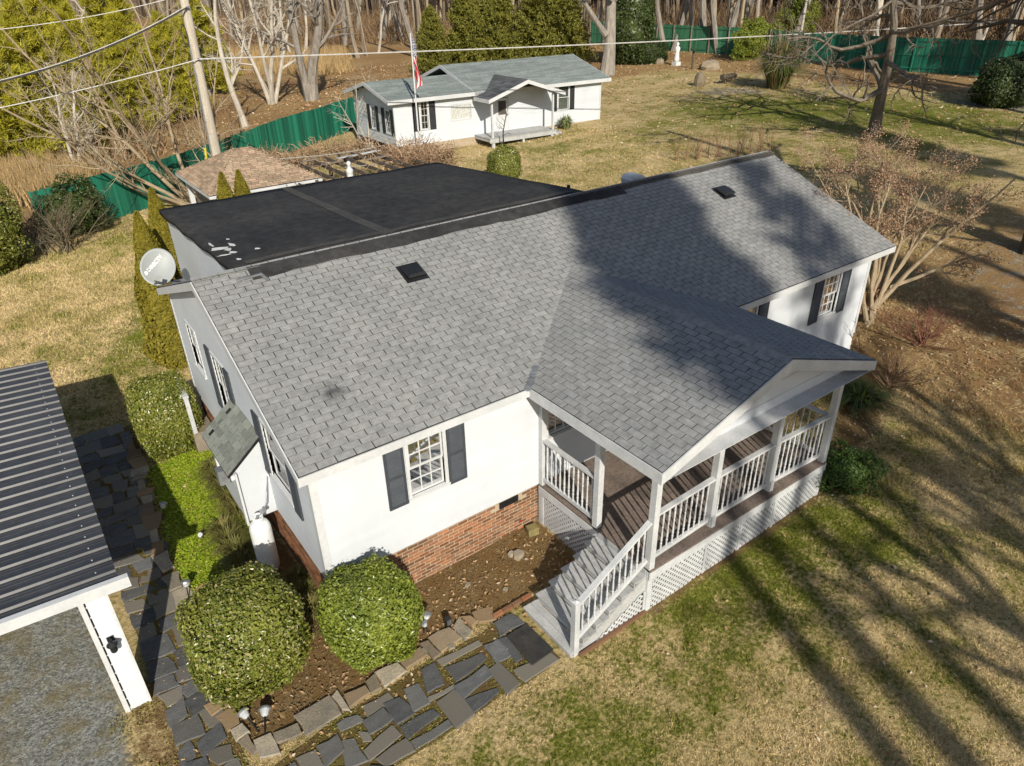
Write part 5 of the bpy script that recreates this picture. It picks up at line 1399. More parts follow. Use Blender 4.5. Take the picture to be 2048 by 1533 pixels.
# door mat: rubber grid in a frame
mt = [gp(1016, 1276, .03), gp(1064, 1332, .03), gp(1105, 1303, .03), gp(1053, 1253, .03)]
M_RUB = mat('black_rubber', (.030, .030, .031), (.05, .045, .04), scale=6, rough=.75, bump=.2)
dmat = thing('door_mat', 'black perforated rubber mat at the foot of the porch steps', 'mat', tuple(sum(mt) / 4))
def mq(a, b, h=0): 
    q = mt[0] * (1 - a) * (1 - b) + mt[1] * a * (1 - b) + mt[2] * a * b + mt[3] * (1 - a) * b; return q + np.array([0, 0, h])
fr = MB()
for a, b in (((0, 0), (1, 0)), ((1, 0), (1, 1)), ((1, 1), (0, 1)), ((0, 1), (0, 0))): fr.bar(mq(*a, .006), mq(*b, .006), .035, .016)
fr.build('rim', M_RUB, dmat)
gd = MB()
for k in range(1, 26):
    t = k / 13
    for sgn in (0, 1):
        p0, p1 = (min(t, 1), max(t - 1, 0)), (max(t - 1, 0), min(t, 1))
        if sgn: p0, p1 = (1 - p0[0], p0[1]), (1 - p1[0], p1[1])
        gd.bar(mq(*p0, .005), mq(*p1, .005), .016, .012)
stuff(gd.build('grid', M_RUB, dmat))
MB().add([tuple(mq(*q, -.004)) for q in ((0, 0), (1, 0), (1, 1), (0, 1))], [(0, 1, 2, 3)]).build('dirt_under', M_MOSS, dmat)

# garden lights, outlet box, odds and ends in the bed
M_LENS = mat('frosted_plastic', (.55, .58, .60), rough=.3, bump=0)
def path_light(label, u, v, lean, fallen=False, s=1.0):
    p = gp(u, v); t = thing('garden_light', label, 'garden light', tuple(p))
    d = np.array([math.cos(lean), math.sin(lean), .25 if fallen else 2.5]); d /= np.linalg.norm(d)
    q = lambda h: p + d * h * s
    MB().tube([p - d * .03, q(.26)], [.010 * s, .012 * s], 6).build('stake', M_DARK, t)
    MB().tube([q(.24), q(.26), q(.33), q(.34)], [.02 * s, .045 * s, .065 * s, .06 * s], 10).build('lens', M_LENS, t)
    MB().tube([q(.335), q(.36), q(.385)], [.085 * s, .08 * s, .02 * s], 12).build('cap', M_GALV, t)
path_light('fallen pale garden light at the corner of the stone edging', 516, 1462, 1.8, True, 1.1)
path_light('second fallen pale garden light crossing the one at the edging corner', 530, 1470, 1.2, True, 1.1)
path_light('grey garden light leaning beside the smaller round holly', 848, 1265, .4)
path_light('short grey garden light in the soil right of the leaning one', 860, 1272, 2.0, False, .8)
path_light('clear garden light in the shaded groundcover', 328, 1040, .8)
path_light('clear garden light under the square-cut hedge', 332, 912, 2.2)
path_light('pale garden light on the edging by the large round holly', 378, 1200, 1.2)
p = gp(897, 1252)
ob = thing('outlet_box', 'black weatherproof outlet box standing in the front soil bed', 'outlet box', tuple(p))
MB().box(p[0] - .05, p[0] + .05, p[1] - .035, p[1] + .035, p[2] - .02, p[2] + .19).build('housing', M_DARK, ob)
MB().box(p[0] - .04, p[0] + .04, p[1] - .048, p[1] - .036, p[2] + .06, p[2] + .17).build('lid', mat('grey_lid', (.1, .1, .105), rough=.4), ob)
p = gp(407, 1078)
sp = thing('spotlight', 'small black spotlight with white lens in the bright groundcover', 'spotlight', tuple(p))
MB().tube([p, p + [0, 0, .12]], .012, 6).build('stake', M_DARK, sp)
MB().tube([p + [.03, .05, .12], p + [-.02, -.04, .15], p + [-.04, -.07, .17]], [.03, .055, .06], 10).build('head', M_DARK, sp)
MB().tube([p + [-.04, -.07, .17], p + [-.042, -.074, .172]], [.052, .05], 10).build('lens', M_LENS, sp)
p = gp(1064, 1066); wb_ = MB(); wb_.prism([p + [-.12, -.06, -.02], p + [.10, -.10, -.02], p + [.14, .06, -.02], p + [-.08, .10, -.02]], (.01, .02, .15)); tag(wb_.build('wood_block', mat('mossy_wood', (.24, .20, .08), (.17, .14, .06), scale=8, rough=.95)), 'mossy square-cut wood block by the brick wall and lattice', 'wood block')
rs = random.Random(5)
for k, (u, v, s, lb) in enumerate(((1037, 1112, .12, 'larger pale flat rock lying in the bare soil bed'), (1022, 1109, .085, 'smaller pale flat rock touching the larger one'), (935, 1170, .06, 'brownish rock at the foot of the brick wall'), (850, 1302, .07, 'small pale rock among chips beside the smaller holly'), (903, 1297, .08, 'rust-tinged rock near the edging'), (1010, 1180, .05, 'little rock in the middle of the soil bed'))):
    p = gp(u, v); n = 6; o = stone('garden_rock', [(p[0] + s * math.cos(6.28 * i / n) * rs.uniform(.7, 1.1), p[1] + s * math.sin(6.28 * i / n) * rs.uniform(.6, 1.0)) for i in range(n)], s * .5, M_FIELD, None, 900 + k); tag(o, lb, 'rock', 'rocks in the front bed')
p = gp(1040, 1056); fl = thing('red_ornament', 'little red ornament on a stick by the brick wall', 'ornament', tuple(p)); MB().tube([p, p + [0, .03, .16]], .008, 5).build('stick', M_TWIG, fl)
MB().lathe([(.01, -.05), (.05, -.02), (.055, .03), (.01, .05)], tuple(p + [0, .03, .17]), 8).build('bead', mat('red_paint', (.35, .02, .03), rough=.5), fl)

# ------------------------------------------------------------------ pergola, vine, statue
M_PERG = mat('weathered_dark_timber', (.085, .072, .060), (.13, .105, .08), scale=4, rough=.9, bump=.4, fine=.2)
pg0 = on_axis(640, 350, 2, 2.5)
perg = thing('pergola', 'dark timber pergola overgrown with bare vines behind the flat roof', 'pergola', (11, 23, .4))
PGZ = 2.45
def pgp(u, v): return on_axis(u, v, 2, PGZ)
for k in range(9):
    t = k / 8
    a, b = pgp(590 + 250 * t, 372 - 55 * t + 6), pgp(690 + 235 * t * .92, 268 + 10 * t) if False else pgp(560 + 300 * t, 290 - 0 * t)
    a = np.array([7.6 + 5.9 * t, 19.6, PGZ]); b = np.array([7.6 + 5.9 * t, 24.6, PGZ])
    MB().bar(a, b, .06, .16).build('rafter', M_PERG, perg)
for y in (20.2, 24.0):
    MB().bar((7.3, y, PGZ - .17), (13.8, y, PGZ - .17), .06, .18).build('beam', M_PERG, perg)
    for x in (7.6, 10.6, 13.5): MB().box(x - .07, x + .07, y - .07, y + .07, .0, PGZ - .2).build('support_post', M_PERG, perg)
for k, (x, y) in enumerate(((10.2, 22.6), (11.3, 23.4), (12.2, 22.2), (12.6, 23.6), (9.4, 23.8))):
    MB().bar((x - .55, y, PGZ + .1), (x + .55, y + .15, PGZ + .1), .22, .03).build('loose_board', M_WOODW if k % 2 else M_LWOOD, perg)
rsn = np.random.default_rng(31)
def vine(n, box, seed, length=.9):
    rs = np.random.default_rng(seed); P = rs.uniform(box[0], box[1], (n, 3)); d = unit(rs.standard_normal((n, 3)) * [1, 1, .35]); pts = walk(rs, P, d, rs.uniform(.3, length, n), 5, .45, .02)
    return tubes(pts, np.full((n, 5), .012) * rs.uniform(.6, 1.4, (n, 1)), 3)
M_VINE = mat('bare_vine', (.30, .19, .12), (.38, .27, .17), scale=2, rough=.95, bump=0, rnd=.35, spec=.05)
vp = [vine(2300, ((6.6, 23.2, PGZ - .4), (9.0, 26.4, PGZ + .25)), 1), vine(500, ((9.5, 24.6, PGZ - .2), (13.5, 25.8, PGZ + .35)), 2), vine(1300, ((12.9, 20.6, PGZ - .5), (15.6, 24.2, PGZ + .25)), 3), vine(160, ((7.6, 19.8, PGZ - .15), (13.6, 24.5, PGZ + .15)), 4), vine(500, ((6.8, 20.0, .6), (7.8, 24, PGZ)), 5), vine(900, ((13.6, 20.8, .3), (15.6, 23.4, PGZ)), 6)]
stuff(tag(obj('bare_vine', np_mesh('bare_vine', *merge(vp)), M_VINE), 'tangle of bare brown vine stems over the pergola', 'vine'))
sp_ = gp(700, 395); sx = on_axis(700, 350, 1, 17.0)
sb = np.array([sx[0], 17.0, float(ground_z(sx[0], 17.0))]); zt = on_axis(700, 322, 1, 17.0)[2] - sb[2]
stt_ = thing('garden_statue', 'white standing garden statue on a tall plinth beside the pergola', 'statue', tuple(sb))
M_STAT = mat('white_cast_stone', (.66, .67, .66), (.50, .51, .50), scale=6, rough=.8, bump=.3)
MB().box(sb[0] - .15, sb[0] + .15, sb[1] - .15, sb[1] + .15, sb[2] - .05, sb[2] + zt - 1.0).build('plinth', M_STAT, stt_)
MB().lathe([(.16, zt - 1.0), (.17, zt - .85), (.12, zt - .6), (.13, zt - .42), (.15, zt - .33), (.06, zt - .22), (.055, zt - .18), (.085, zt - .12), (.085, zt - .05), (.03, zt)], tuple(sb), 12).build('figure', M_STAT, stt_, True)
p = gp(1352, 131)
st2 = thing('garden_statue', 'pale robed garden statue on the leaf litter near the fence', 'statue', tuple(p))
MB().box(p[0] - .3, p[0] + .3, p[1] - .3, p[1] + .3, p[2] - .05, p[2] + .3).build('plinth', M_STAT, st2)
MB().lathe([(.30, .3), (.26, .6), (.2, 1.1), (.27, 1.4), (.25, 1.55), (.1, 1.66), (.1, 1.7), (.15, 1.78), (.14, 1.9), (.04, 2.0)], tuple(p), 12).build('figure', M_STAT, st2, True)
for u, v, s, h, lb in ((1398, 172, .42, 1.0, 'upright pale boulder standing alone on the back lawn'), (1420, 138, .9, .75, 'broad grey boulder in the shade near the fence'), (1318, 127, .5, .5, 'low tan boulder beside the dark hedge')):
    p = gp(u, v); rs2 = np.random.default_rng(int(u)); bl_ = MB(); prof_ = [(s * 1.0, -.1), (s * 1.05, h * .25), (s * .85, h * .7), (s * .45, h * .97), (.05, h)]
    bl_.lathe(prof_, tuple(p), 9); V_ = np.array(bl_.v); V_ += rs2.normal(0, .07 * s, V_.shape); bl_.v = [tuple(q) for q in V_]
    tag(bl_.build('boulder', M_FIELD), lb, 'boulder')
p = gp(1457, 166); bn = thing('log_seat', 'rough brown log seat by the pampas grass', 'seat', tuple(p))
MB().tube([p + [-.9, 0, .45], p + [.9, .1, .5]], [.22, .2], 8).build('log', M_BARKD, bn)
for d in (-.6, .6): MB().bar(p + [d * 1.3, 0, .75], p + [d * .6, .05, -.02], .12, .12).build('leg', M_TWIG, bn)
p = gp(1384, 138); ps_ = thing('marker_post', 'short thin dark post standing in the leaf litter', 'post', tuple(p)); MB().box(p[0] - .08, p[0] + .08, p[1] - .05, p[1] + .05, p[2] - .05, p[2] + 1.6).build('stake', M_BARKD, ps_); MB().box(p[0] - .14, p[0] + .14, p[1] - .07, p[1] + .02, p[2] + 1.3, p[2] + 1.55).build('head', M_DARK, ps_)
# ------------------------------------------------------------------ trees
def tree_thing(name, label, cat, base, V, Fc, m, part='trunk', group=None, fol=None):
    """a tree whose meshes are built about its own foot"""
    t = thing(name, label, cat, tuple(base), group)
    o = obj(part, np_mesh(part, V, Fc), m, t); o.matrix_parent_inverse = Matrix()
    if fol is not None:
        o = obj('crown', np_mesh('crown', fol[0], fol[1]), fol[2], t); o.matrix_parent_inverse = Matrix()
    return t
STD = [(7, .50, (25, 55), 7, .13, .05, .25), (6, .50, (25, 60), 6, .16, .04, .2), (5, .50, (25, 60), 4, .18, .03, .2)]
# crape myrtle at the house corner, brown seed heads still on the twigs
cb_ = gp(1737, 645)
rs = np.random.default_rng(41)
fwd = _CM @ np.array([0, 0, -1.0]); rgt = _CM @ np.array([1.0, 0, 0])
st_ = []
for k in range(14):
    a = -1.05 + 2.1 * k / 13; side = rgt * math.sin(a) + np.array([0, 1, 0]) * rs.uniform(-.35, .35)
    d = side * .62 + np.array([0, 0, 1]) + np.array([.18, .05, 0]); st_.append((np.array([.12 * math.cos(k), .12 * math.sin(k), -.05 + .05 * k]), d, rs.uniform(3.8, 5.0), rs.uniform(.04, .075)))
st_.append((np.array([0, 0, -.15]), np.array([.08, 0, 1]), 1.0, .16)); st_.append((np.array([.25, 0.0, .8]), np.array([1.0, -.25, .32]), 3.4, .07))
V, Fc, tips = bare_tree(42, st_, [(7, .38, (20, 55), 6, .12, .05, .35), (7, .42, (20, 60), 5, .16, .04, .25), (5, .45, (20, 60), 4, .18, .03, .2)])
tp = tips[:, -1]; sel = rs.random(len(tp)) < .8; tp = tp[sel]
P = np.repeat(tp, 7, 0) + rs.normal(0, .08, (len(tp) * 7, 3))
lv = leaves(P, np.tile([0, 0, 1.0], (len(P), 1)), .042, .75, 1.5, rs)
L_SEED = leaf_mat('dry_seed_head', (.24, .14, .08), (.48, .31, .20), rough=.8, trans=.1)
tree_thing('crape_myrtle', 'leafless many-stemmed small tree with brown seed heads at the house corner', 'tree', cb_, V, Fc, M_BARKT, fol=(lv[0], lv[1], L_SEED))
# spreading bare tree by the pavilion
bx_ = on_axis(381, 333, 1, 28.6); tb_ = np.array([bx_[0], 28.6, float(ground_z(bx_[0], 28.6))])
st_ = []
for d, l, r_ in (((-1.2, .1, 1.0), 11, .15), ((-.8, .5, 1.0), 11, .16), ((-.45, -.3, 1.0), 11.5, .17), ((-1.5, -.3, .8), 9, .13), ((-.1, .3, 1.0), 10.5, .15), ((.35, -.2, 1.0), 8, .12), ((.55, .4, 1.0), 7, .11), ((-.65, -.6, 1.1), 9, .13), ((-1.7, .5, .55), 7, .10)):
    st_.append((np.array([d[0] * .25, d[1] * .25, -.1]), np.array(d), l * .92, r_ * .66))
st_.append((np.array([0, 0, -.3]), np.array([-.1, 0, 1.]), 1.4, .27))
V, Fc, tips = bare_tree(43, st_, [(9, .42, (25, 60), 7, .15, .06, .2), (7, .42, (25, 60), 5, .18, .04, .2), (5, .45, (20, 60), 4, .2, .03, .2)])
tree_thing('bare_tree', 'wide many-stemmed bare tree with tan limbs beside the utility pole', 'tree', tb_, V, Fc, M_BARKT)
# the oak on the back lawn
ob_ = gp(1748, 266)
st_ = [(np.array([0, 0, -.2]), np.array([.10, .05, 1.0]), 9.5, .33)]
V, Fc, tips = bare_tree(47, st_, [(22, .80, (60, 105), 9, .26, .04, .25), (10, .42, (30, 70), 7, .24, .05, .2), (6, .42, (30, 70), 5, .26, .04, .2), (4, .4, (30, 70), 3, .2, .02, .2)])
tree_thing('oak_tree', 'gnarled bare oak with dark lower trunk standing on the green back lawn', 'tree', ob_, V, Fc, mat('brown_grey_bark', (.24, .205, .165), (.15, .125, .10), scale=4, rough=.95, bump=.6, bscale=25, bdist=.03, stretch=(1, 1, .25), fine=.2, rnd=.08, spec=.1))
# big tree by the cottage
bb_ = gp(1213, 150)
st_ = [(np.array([0, 0, -.2]), np.array([.02, .02, 1.0]), 16, .62), (np.array([-.2, 0, 3.2]), -.75 * rgt + np.array([0, 0, .8]), 8, .26), (np.array([.1, 0, 6]), .5 * rgt + np.array([0, 0, 1]), 8, .22)]
V, Fc, tips = bare_tree(44, st_, [(8, .45, (35, 65), 7, .16, .03, .35), (6, .45, (30, 65), 6, .2, .03, .2), (5, .45, (30, 65), 4, .2, .02, .2)])
tree_thing('hardwood_tree', 'stout grey-barked bare tree at the right end of the cottage', 'tree', bb_, V, Fc, M_BARKG)
# trees behind the board fence
for k, (u, v, h, r_, ln_, mb_, lb, nst) in enumerate(((492, 255, 11, .24, (-.08, 0), M_BARKW, 'slender pale-barked bare tree just behind the green board fence', 1), (545, 208, 12, .24, (-.05, 0), M_BARKW, 'clump of pale bare trunks rising beyond the board fence', 5),
        (624, 200, 13, .50, (.02, 0), M_BARKG, 'stout grey bare tree beyond the fence with shadowed foot', 2), (163, 345, 6, .13, (-.10, 0), M_BARKW, 'thin bare sapling in front of the yellow-green pines', 2), (250, 318, 6, .11, (-.1, 0), M_BARKT, 'second thin bare sapling under the pines beside the fence', 2), (205, 330, 5, .07, (.05, 0), M_BARKW, 'very thin leaning sapling between the two saplings by the fence', 1))):
    b = gp(u, v); rs = np.random.default_rng(60 + k); st_ = []
    for j in range(nst):
        a = j * 2.2; st_.append((np.array([.18 * math.cos(a) * (j > 0), .18 * math.sin(a) * (j > 0), -.2]), np.array([ln_[0] + (.16 * math.cos(a) if nst > 1 else 0), .14 * math.sin(a) if nst > 1 else 0, 1.0]), h * rs.uniform(.85, 1.05), r_ * (1 if j == 0 else .75)))
    V, Fc, tips = bare_tree(60 + k, st_, [(9, .40, (25, 60), 6, .14, .06, .25), (6, .45, (25, 60), 5, .18, .04, .2), (5, .45, (25, 60), 3, .2, .03, .2)])
    tree_thing('bare_tree', lb, 'tree', b, V, Fc, mb_)
# leaning bare boughs reaching in on the right, from a tree standing outside the frame
eb_ = gp(2075, 505)
st_ = [(np.array([0, 0, -.3]), np.array([.06, .1, 1.]), 15, .45)]
V, Fc, tips = bare_tree(72, st_, [(14, .42, (60, 105), 9, .14, -.01, .3), (8, .42, (25, 60), 7, .16, -.05, .2), (6, .45, (25, 60), 5, .18, -.06, .2), (4, .45, (25, 60), 3, .18, -.05, .2)])
tree_thing('hardwood_tree', 'dark stout trunk with drooping bare twigs beside the gravel drive', 'tree', eb_, V, Fc, M_BARKD)

# conifers
L_PINE = leaf_mat('yellow_pine_needles', (.20, .21, .012), (.62, .55, .06), rough=.6, trans=.35)
L_CEDAR = leaf_mat('olive_cedar_spray', (.070, .082, .010), (.28, .26, .045), rough=.6, trans=.15)
L_HOL3 = leaf_mat('dark_holly_leaf', (.020, .038, .010), (.075, .10, .026), rough=.4, trans=.1)
def conifer(seed, h, r, n_whorl, per, m_tuft, length, width, k, droop=-.1, low=.12, fan=.7):
    """straight trunk, whorled branches, needle tufts along and at the ends of the branches"""
    rs = np.random.default_rng(seed)
    tr_ = tubes(np.array([[[.03 * math.sin(i), .03 * math.cos(i), -.2 + h * i / 9] for i in range(10)]]), np.linspace(h * .018, .02, 10)[None], 8)
    z = np.repeat(np.linspace(low, .97, n_whorl), per) * h; z += rs.normal(0, .02 * h, len(z)); a = rs.uniform(0, 6.283, len(z))
    L_ = r * (1.05 - (z / h)) ** .7 * rs.uniform(.55, 1.25, len(z))
    d = np.stack([np.cos(a), np.sin(a), np.full_like(a, .18 + droop)], -1); base = np.stack([0 * a, 0 * a, z], -1)
    pts = walk(rs, base, unit(d), L_, 6, .10, .05)
    br_ = tubes(pts, np.maximum(.03 * L_ / r, .012)[:, None] * np.linspace(1, .3, 6)[None], 4)
    t = rs.uniform(.25, 1.02, (len(z), m_tuft)); x = np.clip(t, 0, 1) * 5; i = np.minimum(x.astype(int), 4); f = (x - i)[..., None]; kk = np.arange(len(z))[:, None]
    P = pts[kk, i] * (1 - f) + pts[kk, i + 1] * f; P += rs.normal(0, 1, P.shape) * (.06 * L_)[:, None, None] * (.4 + t[..., None])
    D = unit(pts[kk, i + 1] - pts[kk, i] + np.array([0, 0, .35]))
    S = spikes(P.reshape(-1, 3), D.reshape(-1, 3), length, width, k, fan, rs)
    return merge([tr_, br_]), S
def plant_conifers(name, cat, spots, wood, fol, m_w, m_f, group, labels):
    first = None; wm, fm_ = np_mesh('trunk', *wood), np_mesh('crown', *fol)
    for k, (x, y, s) in enumerate(spots):
        g = float(ground_z(x, y)); Mx = Matrix.Translation((x, y, g)) @ Matrix.Rotation(k * 1.9, 4, 'Z') @ Matrix.Scale(s, 4)
        lb = labels[k] if isinstance(labels, list) else labels
        if first is None:
            first = thing(name, lb, cat, (0, 0, 0), group)
            for nm, me, m in (('trunk', wm, m_w), ('crown', fm_, m_f)): o = obj(nm, me, m, first); o.matrix_parent_inverse = Matrix()
            first.matrix_basis = Mx
        else: copy_thing(first, Mx, lb)
    return first
w_, f_ = conifer(81, 9.0, 2.9, 24, 8, 34, .48, .075, 5, low=.05)
sp_p = [gp(45, 335), gp(120, 310), gp(205, 290), gp(290, 262), gp(365, 240), gp(10, 240), gp(150, 215), gp(260, 195), gp(420, 190), gp(-40, 300)]
plant_conifers('young_pine', 'tree', [(p[0], p[1], s) for p, s in zip(sp_p, (.85, .95, .9, .85, .8, 1.2, 1.25, 1.2, 1.0, 1.0))], w_, f_, M_BARKG, L_PINE, 'yellow-green pines beyond the board fence', 'bushy yellow-green young pine in the thicket beyond the board fence')
w_, f_ = conifer(82, 9.5, 3.3, 36, 11, 30, .34, .13, 4, droop=.05, low=.03, fan=.9)
sp_c = [gp(868, 152), gp(935, 146), gp(1005, 142), gp(1075, 140), gp(1135, 136), gp(970, 128), gp(1110, 122)]
plant_conifers('cedar_tree', 'tree', [(p[0], p[1], s) for p, s in zip(sp_c, (.62, .80, .78, .85, .72, .95, .9))], w_, f_, M_BARKD, L_CEDAR, 'cedars behind the cottage', ['smaller olive cedar behind the join of the two cottage roofs', 'broad olive cedar behind the middle of the cottage ridge', 'dense olive cedar between the broad cedar and the tallest front cedar', 'tall olive cedar over the cottage porch gable', 'olive cedar closest to the stout bare tree', 'cedar half hidden behind the broad cedar', 'dark cedar peeping out behind the tall porch-side cedar'])
hb = gp(1256, 128); shrub('holly_tree', 'tall dark leafy holly between the stout bare tree and the pale fence', hb + [0, 0, 3.6], (2.3, 2.3, 3.8), L_HOL3, 16000, .20, 2.2, .12, None, 8)
hb = gp(1300, 126); shrub('dark_hedge', 'low dark rounded hedge beside the tall holly', hb + [0, 0, .9], (1.8, 1.3, 1.3), L_DARK, 9000, .14, 2.4, .08, None, 9)
hb = gp(2010, 205); shrub('dark_hedge', 'big dark rounded evergreen hedge beside the gravel drive', hb + [0.5, 0, .9], (3.4, 2.0, 1.9), L_DARK, 16000, .15, 2.3, .08, None, 10)
L_YG = leaf_mat('lemon_green_leaf', (.07, .11, .012), (.24, .26, .03), rough=.45, trans=.2)
hb = gp(1510, 116); shrub('privet_bush', 'loose lemon-green bush growing against the rail fence', hb + [0, 0, 1.4], (3.2, 1.2, 2.0), L_YG, 10000, .17, 2.0, .22, None, 12, jit=.9, inner=.7)
hb = gp(1590, 90); shrub('privet_bush', 'pale yellow-green bush behind the pampas grass', hb + [0, 0, 2.0], (3.0, 1.5, 2.6), L_YG, 8000, .17, 2.0, .25, None, 13, jit=.9, inner=.6)
# left edge: broadleaf evergreen, brushy shrub, low evergreen
hb = gp(15, 545); shrub('camellia', 'glossy broadleaf evergreen at the lawn edge left of the fence', hb + [-.6, .6, 1.6], (1.7, 1.7, 2.1), L_HOLLY, 16000, .10, 2.1, .16, None, 14, jit=.9)
rs = np.random.default_rng(15); hb = gp(120, 505); st_ = [(rs.normal(0, .35, 3) * [1, 1, 0], unit(np.array([rs.normal(0, .5), rs.normal(0, .5), 1.0])), rs.uniform(1.4, 2.6), .025) for _ in range(26)]
V, Fc, tips = bare_tree(16, st_, [(9, .45, (20, 55), 5, .2, .03, .2), (7, .45, (20, 60), 4, .2, .02, .2)], sides=(4, 3, 3))
tree_thing('brushy_shrub', 'grey-brown twiggy leafless shrub beside the broadleaf evergreen', 'shrub', hb, V, Fc, mat('grey_twig', (.20, .165, .11), (.14, .115, .075), rough=.95, bump=0, rnd=.3, spec=.05), part='twigs')
hb = gp(205, 462); shrub('low_evergreen', 'dark evergreen shrub with spreading boughs against the green fence', hb + [-.9, .4, .9], (1.3, 1.2, 1.35), L_HOL3, 6500, .12, 1.8, .25, None, 17, jit=.9, inner=.65)
# pampas grass
L_PAMP = leaf_mat('pampas_blade', (.055, .085, .018), (.17, .20, .055), rough=.6, trans=.2)
def grass_clump(seed, n, r, h, width):
    rs = np.random.default_rng(seed); a = rs.uniform(0, 6.283, n); q = r * rs.random(n) ** .7 * .35; lean = rs.random(n) ** .8
    d = np.stack([np.cos(a), np.sin(a)], -1); P0 = np.stack([d[:, 0] * q, d[:, 1] * q, 0 * a], -1); L_ = h * rs.uniform(.6, 1.1, n)
    m1 = P0 + np.stack([d[:, 0] * lean * r * .45, d[:, 1] * lean * r * .45, L_ * (.72 - .15 * lean)], -1); tp_ = P0 + np.stack([d[:, 0] * lean * r * 1.25, d[:, 1] * lean * r * 1.25, L_ * (1 - .75 * lean ** 1.5)], -1)
    s = np.stack([-d[:, 1], d[:, 0], 0 * a], -1) * width / 2
    V = np.stack([P0 - s, P0 + s, m1 + s * .8, m1 - s * .8, tp_], 1).reshape(-1, 3); b = 5 * np.arange(n)[:, None]
    return V, np.concatenate([np.stack([b + 0, b + 1, b + 2], -1), np.stack([b + 0, b + 2, b + 3], -1), np.stack([b + 3, b + 2, b + 4], -1)]).reshape(-1, 3)
pb2 = gp(1553, 176); V, Fc = grass_clump(5, 1600, 1.9, 3.6, .05)
pt = thing('pampas_grass', 'tall fountain of green pampas grass on the back lawn', 'grass', tuple(pb2)); o = obj('blades', np_mesh('blades', V, Fc), L_PAMP, pt); o.matrix_parent_inverse = Matrix()
V, Fc = grass_clump(6, 160, 2.4, 5.0, .06); o = obj('dry_stalks', np_mesh('dry_stalks', V, Fc), M_TWIG, pt); o.matrix_parent_inverse = Matrix()
L_LIRI = leaf_mat('liriope_blade', (.09, .11, .025), (.25, .21, .07), rough=.6, trans=.2)
gcm = np_mesh('blades', *grass_clump(7, 260, .42, .42, .018))
fc_ = None
rs = random.Random(3)
spots_ = [(-.42, 3.95 + .42 * i, .9 + .2 * rs.random()) for i in range(5)] + [(-.82 - .05 * rs.random(), 2.0 + .38 * i, .85 + .2 * rs.random()) for i in range(5)] + [(-.25 + .08 * rs.random(), .55 + .4 * i, .85) for i in range(3)] + [(-.1, -.1, .8)]
for k, (x, y, s) in enumerate(spots_):
    Mx = Matrix.Translation((x, y, float(ground_z(x, y)) - .02)) @ Matrix.Rotation(k * 1.1, 4, 'Z') @ Matrix.Scale(s, 4)
    if fc_ is None:
        fc_ = thing('border_grass', 'arching tuft of border grass at the foot of the left house wall', 'grass', (0, 0, 0), 'border grass along the left wall'); o = obj('blades', gcm, L_LIRI, fc_); o.matrix_parent_inverse = Matrix(); fc_.matrix_basis = Mx
    else: copy_thing(fc_, Mx)
# right-hand bed: low evergreen, grassy tufts, bare spreading shrub
p = gp(1690, 965); shrub('low_juniper', 'low bright green mounded shrub at the right end of the porch lattice', p + [.1, .1, .18], (.75, .62, .50), leaf_mat('fresh_green_leaf', (.03, .065, .012), (.10, .16, .03), rough=.5, trans=.15), 9000, .05, 2.0, .3, None, 19, jit=.9, inner=.6)
p = gp(1715, 805); t = thing('leafy_clump', 'dark green strappy clump between the porch and the bare bush', 'plant', tuple(p)); o = obj('blades', np_mesh('blades', *grass_clump(9, 420, .85, .55, .03)), leaf_mat('strappy_leaf', (.03, .06, .015), (.11, .14, .035), rough=.5, trans=.15), t); o.matrix_parent_inverse = Matrix()
p = gp(1775, 775); rs = np.random.default_rng(21); st_ = [(rs.normal(0, .06, 3), unit(np.array([rs.normal(0.3, .9), rs.normal(0, .8), .55])), rs.uniform(.9, 1.9), .018) for _ in range(16)]
V, Fc, tips = bare_tree(22, st_, [(7, .5, (20, 55), 5, .22, .01, .2), (6, .5, (20, 60), 4, .22, 0, .2)], sides=(5, 3, 3))
tree_thing('bare_bush', 'low wide leafless bush with reddish twigs beyond the porch corner', 'shrub', p, V, Fc, M_TWIG, part='twigs')
p = gp(1840, 690); V, Fc, tips = bare_tree(23, st_, [(8, .55, (20, 60), 5, .22, .0, .2), (6, .5, (20, 60), 4, .22, 0, .2)], sides=(4, 3, 3))
tree_thing('bare_bush', 'second low leafless bush, reddest twigs, below the crape myrtle', 'shrub', p, V, Fc, mat('red_twig', (.23, .10, .07), (.17, .08, .055), rough=.95, bump=0, rnd=.3, spec=.05), part='twigs')
p = gp(1690, 676); V, Fc, tips = bare_tree(24, st_[:9], [(6, .5, (20, 60), 5, .2, .03, .2)], sides=(4, 3, 3)); tree_thing('bare_bush', 'small pale leafless bush against the white wall under the far window', 'shrub', p, V * .55, Fc, M_BARKT, part='twigs')
